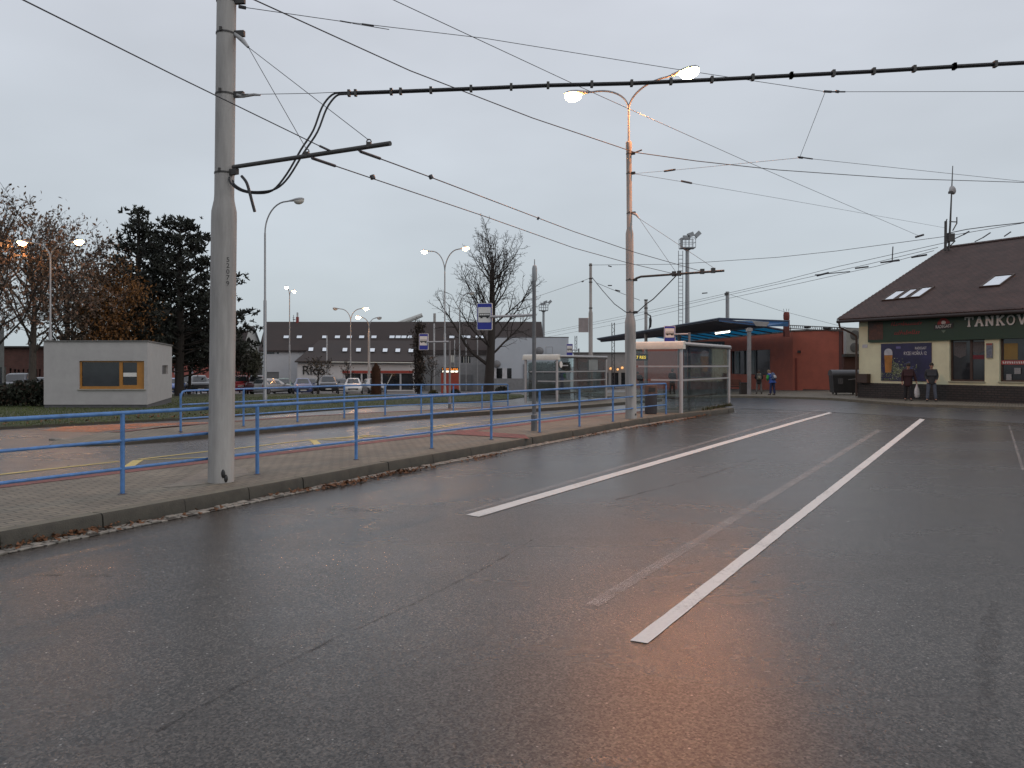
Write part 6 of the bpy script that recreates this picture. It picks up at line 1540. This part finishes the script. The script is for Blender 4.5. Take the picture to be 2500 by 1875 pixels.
def car(label, px, Y, kind, col, rz=0.0, rear=False, dz=0.0, scale=1.0):
    b = onground((px-HX)*Y/F, Y); root = thing('parked_car', label, 'car', b, (R(180) if rear else 0) + R(rz) + math.atan(-b.x/b.y), 'cars parked beyond the lawn')
    st_ = SH[kind]; pm = cpaint(*col); s = scale
    def ringp(t):
        y, zb, zl, w, zt, wt = [q*s for q in t]
        h = [(0, zb), (.75*w, zb), (.97*w, zb+.12*s), (w, zl*.62+zb*.3), (.985*w, zl), (wt + (w-wt)*.12, zl*.3+zt*.7 if zt > zl+.2*s else zt-.02*s), (wt*.9, zt-.012*s), (0, zt)]
        return [(x, y, z) for x, z in h] + [(-x, y, z) for x, z in reversed(h[1:-1])]
    bd_ = MB().rings([ringp(t) for t in st_]); body = bd_.build('body', pm, root, sharp=45); fixn(body)
    # glazing a little proud of the shell
    def gl4(q, nm):
        c = sum((Vector(p) for p in q), Vector())/4; q = [c + (Vector(p)-c)*.88 for p in q]; n_ = (q[1]-q[0]).cross(q[3]-q[0]).normalized()
        if n_.dot(c - Vector((0, c.y*.3, .6*s))) < 0: n_ = -n_
        MB().prism([p + n_*.004 for p in q], tuple(n_*.012)).build(nm, MGL, root, sharp=0)
    a, c = st_[3], st_[4]
    def edge(t): y, zb, zl, w, zt, wt = [q*s for q in t]; return wt*.88, zt - .01*s, y
    wa_, za_, ya_ = edge(a); wc_, zc_, yc_ = edge(c)
    gl4([(-wa_, ya_, za_), (wa_, ya_, za_), (wc_, yc_, zc_), (-wc_, yc_, zc_)], 'windscreen')
    a, c = st_[-2], st_[-3]; wa_, za_, ya_ = edge(a); wc_, zc_, yc_ = edge(c)
    gl4([(-wa_, ya_, za_), (wa_, ya_, za_), (wc_, yc_, zc_), (-wc_, yc_, zc_)], 'rear_window')
    for sx in (-1, 1):
        for i, j in ((4, 5), (5, 6)):
            q = []
            for t, up in ((st_[i], 0), (st_[j], 0), (st_[j], 1), (st_[i], 1)):
                y, zb, zl, w, zt, wt = [v*s for v in t]; q.append((sx*(.985*w if not up else wt + (w-wt)*.12), y, zl if not up else zl*.3+zt*.7))
            gl4(q, 'side_window')
    y0, zb0, zl0, w0, zt0, wt0 = [v*s for v in st_[1]]; yr = st_[-2][0]*s; zr = st_[-2][2]*s
    for sx in (-1, 1):
        MB().ball((sx*w0*.72, y0+.02, zl0*.98), (w0*.2, .07, .085*s), 10, 6).build('headlight', MHL, root)
        MB().box((sx*st_[-2][3]*s*.86, yr+.05, zr*.86), (.16*s, .12, .24*s)).build('tail_light', MTL, root)
        MB().box((sx*(st_[4][3]*s+.09), st_[3][0]*s+.35, st_[4][2]*s+.05), (.17, .1, .12)).build('mirror', pm, root)
        for yw in (st_[2][0]*s+.12, st_[7][0]*s-.42):
            wl_ = MB().tube([(sx*(w0*1.02), yw, .31*s), (sx*(w0*1.02+.1), yw, .31*s)], .31*s, 16).build('wheel', MTY, root)
            MB().tube([(sx*(w0*1.02+.1), yw, .31*s), (sx*(w0*1.02+.112), yw, .31*s)], .19*s, 12).build('rim', MRM, wl_)
    MB().box((0, st_[0][0]*s-.005, (st_[0][1]+.2)*s), (.9*s, .06, .14*s)).build('grille', MGRL, root)
    MB().box((0, st_[0][0]*s-.045, (st_[0][1]+.1)*s), (.52, .02, .11)).build('number_plate', MPLT, root)
    MB().box((0, st_[-1][0]*s+.02, (st_[-1][1]+.35)*s), (.52, .03, .11)).build('number_plate', MPLT, root)
    return root
car('light blue hatchback, leftmost car beside the kiosk', 424, 71, 'hatch', ('light_blue', (.10, .17, .42)), -8)
car('dark suv with wide windscreen just right of the light blue car', 452, 75, 'suv', ('anthracite', (.025, .028, .03)), 5)
car('white van-like car behind the dark cars by the kiosk', 468, 84, 'suv', ('white', (.55, .56, .56)), 0)
car('black suv with roof window, nearest the concrete pole on its left', 486, 71, 'suv', ('black', (.012, .012, .014)), 4)
car('dark red car half hidden behind the concrete pole', 513, 75, 'hatch', ('dark_red', (.13, .012, .018)), 0)
car('bright red car right beside the concrete pole', 588, 72, 'suv', ('red', (.28, .015, .02)), 0, True)
car('pale car behind the red cars at the white gable house', 606, 80, 'hatch', ('pale', (.32, .33, .35)), 0)
car('dark maroon suv with roof bars between the red and silver cars', 627, 71, 'suv', ('maroon', (.05, .014, .018)), -4)
car('silver grey wagon behind the lamp post on the lawn', 664, 71, 'wagon', ('silver', (.27, .275, .28)), -35, True)
car('green hatchback right of the silver wagon', 693, 76, 'hatch', ('green', (.035, .11, .06)), 0)
car('blue hatchback with pale windscreen before the white wing', 739, 71, 'hatch', ('blue', (.045, .06, .16)), 2)
car('small black car behind the blue hatchback', 758, 78, 'hatch', ('black', (.012, .012, .014)), 0)
car('black suv with light windscreen facing the lawn', 800, 72, 'suv', ('black', (.012, .012, .014)), 2)
car('white hatchback with a lamp reflected in its bonnet', 862, 72, 'hatch', ('white', (.55, .56, .56)), 0)
car('dark car parked behind, between the black suv and white hatchback', 832, 82, 'hatch', ('anthracite', (.025, .028, .03)), 0)
car('silver car partly hidden by the brown conifer', 912, 76, 'wagon', ('silver', (.27, .275, .28)), 12)
car('dark blue suv behind the hedge at far left', 44, 52, 'suv', ('navy', (.02, .025, .04)), -15)
car('pale grey car just left of the kiosk, behind the hedge', 100, 57, 'hatch', ('pale', (.32, .33, .35)), 0)
tag(strip('parking_line', [onground(-34, 68.5)[:2], onground(-12, 68.5)[:2]], .35, M['kerb_top'], .02), kind='structure')

# ------------------------------------------------------------------ people
def skin(name, mat, parent, verts, edges, radii, root_i=0, levels=2):
    me = bpy.data.meshes.new(name); me.from_pydata([tuple(v) for v in verts], edges, []); o = bpy.data.objects.new(name, me); COL.objects.link(o)
    md = o.modifiers.new('skin', 'SKIN'); md.use_smooth_shade = True
    for i, r in enumerate(radii):
        sv = me.skin_vertices[0].data[i]; sv.radius = r if isinstance(r, tuple) else (r, r); sv.use_root = (i == root_i)
    if levels: o.modifiers.new('sub', 'SUBSURF').levels = levels
    dg = bpy.context.evaluated_depsgraph_get(); nm = bpy.data.meshes.new_from_object(o.evaluated_get(dg)); nm.name = name
    o.modifiers.clear(); o.data = nm; bpy.data.meshes.remove(me)
    nm.materials.clear(); nm.materials.append(mat)
    for p in nm.polygons: p.use_smooth = True
    o.parent = parent; return o
SKIN = P('skin_tone', (.36, .2, .14), .6, var=.06)
def person(label, loc, facing, H, pose, jacket, trousers, shoes, hair, group=None, hat=None):
    """facing: angle the chest points to. Built in local metres for a 1.75 m body, chest towards -y, then scaled to H"""
    root = thing('person', label, 'person', loc, facing, group); s = H/1.75; root.scale = (s, s, s)
    lean = pose.get('lean', 0.0); hd = pose.get('head', 0.0); st = pose.get('stance', .1); step = pose.get('step', 0.0)
    def L(x, y, z):                                  # bend forward above the hips
        if z > .95: a = lean; dy, dz_ = y, z-.95; return Vector((x, dy*math.cos(a) - dz_*math.sin(a), .95 + dz_*math.cos(a) + dy*math.sin(a)))
        return Vector((x, y, z))
    v = []; r = []; e = []
    def add(p, rad, par=None): v.append(p); r.append(rad); e.append((par, len(v)-1)) if par is not None else None; return len(v)-1
    pel = add(L(0, 0, .98), (.15, .11)); wa = add(L(0, 0, 1.12), (.135, .10), pel); chs = add(L(0, .01, 1.32), (.165, .115), wa); nb = add(L(0, .01, 1.46), (.07, .065), chs); nk = add(L(0, -.01, 1.53), (.055, .055), nb)
    hip = {}; feet = {}
    for sx in (-1, 1):
        yk = -step*sx; h_ = add(Vector((sx*.09, 0, .92)), .095, pel); kn = add(Vector((sx*(.09+st*.4), yk*.5 - .02, .5)), .06, h_); an = add(Vector((sx*(.09+st*.7), yk, .09)), .042, kn); ft = add(Vector((sx*(.1+st*.8), yk - .17, .035)), (.042, .03), an); hip[sx] = (h_, kn, an, ft)
    arms = {}
    for sx in (-1, 1):
        A = pose['arms'][0 if sx < 0 else 1]; shd = add(L(sx*.185, .01, 1.41), .062, chs); el_ = add(L(*A[0]), .043, shd); wr = add(L(*A[1]), .03, el_); d = (v[wr]-v[el_]).normalized(); pm = add(v[wr] + d*.07, (.038, .02), wr); arms[sx] = (shd, el_, wr, pm, d)
        sdv = d.cross(Vector((0, -1, 0)));  sdv = sdv.normalized() if sdv.length > .1 else Vector((1, 0, 0)); fw = sdv.cross(d).normalized()
        for k, (o_, ln) in enumerate(((-.027, .068), (-.009, .08), (.009, .075), (.026, .058))):
            m1 = add(v[pm] + sdv*o_ + d*(.02 + ln*.5), .0085, pm); add(v[m1] + (d + fw*.5).normalized()*ln*.55, .007, m1)
        t1 = add(v[wr] + fw*.03 + d*.035 - sdv*.012, .011, wr); add(v[t1] + (d + fw*.45).normalized()*.045, .009, t1)
    skin('body', SKIN, root, v, e, r, 0, 1)
    # head as a shaped lathe with nose and ears, one mesh
    hp = v[nk] + Vector((0, -math.sin(lean+hd)*.11 - .015, math.cos(lean+hd)*.11)); Mh = Matrix.Translation(hp) @ Matrix.Rotation(lean + hd, 4, 'X') @ Matrix.Rotation(pose.get('turn', 0), 4, 'Z')
    hm_ = MB(); rings = []
    for z, wx_, f, bk in ((-.115, .035, -.07, .04), (-.10, .052, -.088, .062), (-.06, .066, -.096, .08), (-.02, .072, -.098, .092), (.03, .077, -.097, .1), (.075, .074, -.085, .1), (.11, .055, -.055, .078), (.13, .02, -.02, .03)):
        rings.append([(wx_*math.cos(k/16*6.283), (bk if math.sin(k/16*6.283) > 0 else -f)*math.sin(k/16*6.283), z) for k in range(16)])
    hm_.rings(rings); hm_.ball((0, -.104, -.018), (.013, .02, .022), 8, 5); hm_.ball((.078, .005, -.01), (.012, .022, .032), 8, 5); hm_.ball((-.078, .005, -.01), (.012, .022, .032), 8, 5)
    head = hm_.xf(Mh).build('head', SKIN, root)
    fe = MB()
    for sx in (-1, 1): fe.ball((sx*.03, -.092, .012), (.014, .008, .007), 8, 5); fe.box((sx*.031, -.096, .032), (.036, .008, .007))
    fe.xf(Mh).build('eyes', M['black_text'], head); MB().box((0, -.098, -.066), (.045, .008, .009)).xf(Mh).build('mouth', P('lips', (.22, .08, .07), .6), head)
    hr = MB(); hr.ball((0, .012, .04), (.088, .108, .105), 16, 8, -.25, 1.0); hr.ball((0, .05, -.01), (.08, .075, .1), 14, 8); hr.xf(Mh).build('hair' if not hat else 'knit_cap', hair if not hat else hat, head)
    # clothes
    tv = [v[pel] + Vector((0, 0, .03)), Vector((0, 0, .93))]; te = [(0, 1)]; tr_r = [(.165, .125), (.16, .125)]
    for sx in (-1, 1):
        h_, kn, an, ft = hip[sx]; i0 = len(tv); tv += [v[h_], v[h_].lerp(v[kn], .5), v[kn], v[an] + Vector((0, 0, -.015))]; te += [(1, i0), (i0, i0+1), (i0+1, i0+2), (i0+2, i0+3)]; tr_r += [.115, .095, .08, .072]
        skin('shoe', shoes, root, [v[an] + Vector((0, .04, -.045)), v[an] + Vector((0, -.06, -.04)), v[ft] + Vector((0, -.04, 0))], [(0, 1), (1, 2)], [(.055, .045), (.052, .045), (.046, .034)], 0, 1)
    skin('trousers', trousers, root, tv, te, tr_r, 0, 1)
    jl = pose.get('hem', .86); jv = [Vector((0, 0, jl)) if jl < .95 else L(0, 0, jl), L(0, 0, 1.0), L(0, .01, 1.18), L(0, .015, 1.35), L(0, .01, 1.47)]; je = [(0, 1), (1, 2), (2, 3), (3, 4)]; jr = [(.205, .17), (.2, .165), (.2, .16), (.205, .155), (.09, .085)]
    for sx in (-1, 1):
        shd, el_, wr, pm, d = arms[sx]; i0 = len(jv); jv += [v[shd], v[el_], v[wr] + d*.005]; je += [(3, i0), (i0, i0+1), (i0+1, i0+2)]; jr += [.083, .068, .055]
    skin('jacket', jacket, root, jv, je, jr, 1, 2)
    root['hands'] = 1; del root['hands']
    return root, v, arms, L
down = [((-.25, .02, 1.13), (-.26, -.03, .88)), ((.25, .02, 1.13), (.26, -.03, .88))]
pock = [((-.24, .06, 1.14), (-.18, -.09, .97)), ((.24, .06, 1.14), (.18, -.09, .97))]
fold = [((-.26, -.05, 1.17), (-.1, -.24, 1.12)), ((.26, -.05, 1.17), (.08, -.26, 1.10))]
CB = P('cloth_black', (.016, .015, .017), .85); CN = P('cloth_charcoal', (.03, .031, .035), .85); CJ = P('cloth_jeans', (.075, .09, .12), .85, var=.3, scale=12); CMR = P('cloth_maroon', (.035, .012, .014), .85); CG = P('cloth_grey', (.13, .125, .12), .85); CBL = P('cloth_blue', (.03, .08, .30), .8); CNV = P('cloth_navy', (.02, .03, .09), .85); HB = P('hair_dark', (.02, .014, .01), .7); HF = P('hair_fair', (.16, .11, .06), .7); SB = P('shoe_black', (.015, .015, .015), .6)
def gp(px, py): return G(px, py, .11)
p1, v1, arm1, L1_ = person('person in dark maroon coat at the poster, carrying a white bag', gp(2217, 978), R(-20), 1.6, dict(arms=[((-.24, .03, 1.13), (-.25, -.05, .88)), ((.27, -.0, 1.14), (.33, -.06, .9))], lean=.1, head=.35, step=.12, hem=.62, stance=.02), CMR, CB, SB, HB)
p2, *_ = person('person in charcoal jacket and faded jeans with hands in pockets, by the poster', gp(2274, 980), R(-25), 1.60, dict(arms=pock, lean=.03, head=.2, stance=.12, hem=.78), CN, CJ, SB, HB)
p3, v3, a3, L3 = person('schoolchild in black coat with a patterned backpack beside the canopy column', gp(1853, 962), R(165), 1.40, dict(arms=fold, lean=.22, head=.3, stance=.12, hem=.7), CB, CG, SB, HB, 'children under the canopy')
p4, v4, a4, L4 = person('fair haired child in bright blue jacket with green sleeves, bending forward', gp(1886, 965), R(205), 1.42, dict(arms=[((-.27, -.12, 1.2), (-.2, -.3, 1.1)), ((.26, -.1, 1.2), (.12, -.3, 1.1))], lean=.42, head=.4, step=.08, hem=.85, stance=.03), CBL, CNV, SB, HF, 'children under the canopy')
p5, v5, a5, L5 = person('person in black seen through the near shelter, holding a white paper', onground(*W(1641, 945, 50)[:2], .11), R(150), 1.62, dict(arms=[((-.25, .02, 1.13), (-.26, -.03, .88)), ((.26, -.05, 1.17), (.1, -.27, 1.14))], lean=.05, head=.3, stance=.08, hem=.55), CB, CB, SB, HB, 'people beyond the near shelter')
p6, *_ = person('person in black leaning forward left inside the shelter view', onground(*W(1566, 945, 52)[:2], .11), R(-60), 1.6, dict(arms=fold, lean=.5, head=.2, step=.1, hem=.7, stance=.03), CB, CB, SB, HB, 'people beyond the near shelter')
def backpack(label, root, L, mat, mat2):
    b = thing('backpack', label, 'backpack', root.matrix_world @ Vector((0, 0, 0))); Mx = Matrix.Translation(root.location) @ Matrix.Rotation(root.rotation_euler.z, 4, 'Z') @ Matrix.Scale(root.scale.x, 4)
    b.location = Mx @ L(0, .22, 1.2); b.rotation_euler = (0, 0, root.rotation_euler.z); INV[b.name] = (Matrix.Translation(b.location) @ Matrix.Rotation(root.rotation_euler.z, 4, 'Z')).inverted()
    rings = []
    for z, w, d in ((.97, .1, .05), (1.0, .16, .1), (1.15, .17, .13), (1.35, .15, .11), (1.45, .1, .06), (1.47, .05, .03)):
        rings.append([Mx @ L(w*math.cos(k/14*6.283), .21 + d*math.sin(k/14*6.283), z) for k in range(14)])
    MB().rings(rings).build('bag_body', mat, b, True)
    mb = MB(); mb.rings([[Mx @ L(w*math.cos(k/12*6.283), .32 + d*math.sin(k/12*6.283), z) for k in range(12)] for z, w, d in ((1.02, .08, .03), (1.05, .12, .05), (1.2, .12, .05), (1.23, .08, .03))]); mb.build('front_pocket', mat2, b, True)
    for sx in (-1, 1): MB().tube([Mx @ L(sx*.1, .13, 1.42), Mx @ L(sx*.12, .02, 1.5), Mx @ L(sx*.12, -.15, 1.38), Mx @ L(sx*.13, -.14, 1.2), Mx @ L(sx*.15, .12, 1.05)], .018, 6).build('strap', mat2, b, True)
bpy.context.view_layer.update()
backpack('dark backpack with pale pattern worn by the child in black', p3, L3, P('bag_pattern', (.07, .07, .06), .8, var=.9, scale=9), P('bag_pale', (.16, .15, .11), .8, var=.6, scale=14))
backpack('blue and white backpack worn by the bending child', p4, L4, P('bag_blue', (.05, .08, .16), .8, var=.8, scale=8), P('bag_white', (.4, .4, .42), .8, var=.4))
# green sleeves of the bending child: arm bands
Mx = Matrix.Translation(p4.location) @ Matrix.Rotation(p4.rotation_euler.z, 4, 'Z') @ Matrix.Scale(p4.scale.x, 4)
CGR = P('cloth_green', (.04, .33, .07), .8)
for sx in (-1, 1):
    shd, el_, wr, pm, d = a4[sx]; o = MB().tube([v4[shd].lerp(v4[el_], .2), v4[el_], v4[el_].lerp(v4[wr], .6)], [.1, .085, .07], 10).build('sleeve', CGR, p4)
# white bag in the hand of the person in maroon
Mx = Matrix.Translation(p1.location) @ Matrix.Rotation(p1.rotation_euler.z, 4, 'Z') @ Matrix.Scale(p1.scale.x, 4)
shd, el_, wr, pm, d = arm1[1]; hp_ = Mx @ (v1[pm] + d*.05)
bag = thing('carrier_bag', 'white plastic carrier bag hanging from the hand of the person in maroon', 'bag', hp_)
rings = []
for z, w, dd_ in ((0, .02, .01), (-.12, .05, .025), (-.22, .09, .05), (-.4, .115, .06), (-.54, .1, .05), (-.58, .06, .03)):
    rings.append([hp_ + Vector((w*math.cos(k/14*6.283)*(1 + .12*math.sin(k*2.3 + z*9)), dd_*math.sin(k/14*6.283), z)) for k in range(14)])
MB().rings(rings).build('bag_body', P('plastic_white', (.5, .5, .5), .4, var=.2, scale=14), bag, True)
MB().tube([hp_ + Vector((-.03, 0, -.02)), hp_ + Vector((0, 0, .02)), hp_ + Vector((.03, 0, -.02))], .01, 5).build('handle', P('plastic_handle', (.5, .5, .5), .4), bag, True)
# paper in the hand of the person in the shelter view
Mx = Matrix.Translation(p5.location) @ Matrix.Rotation(p5.rotation_euler.z, 4, 'Z') @ Matrix.Scale(p5.scale.x, 4)
shd, el_, wr, pm, d = a5[1]; pp5 = Mx @ (v5[pm] + d*.04)
tag(MB().box((0, 0, 0), (.21, .006, .42), Matrix.Rotation(.45, 3, 'Y') @ Matrix.Rotation(.2, 3, 'X')).build('paper_sheet', M['sign_white'], None), 'white sheet of paper held by the person in black beyond the shelter', 'paper').location = pp5 + Vector((0, -.02, .05))
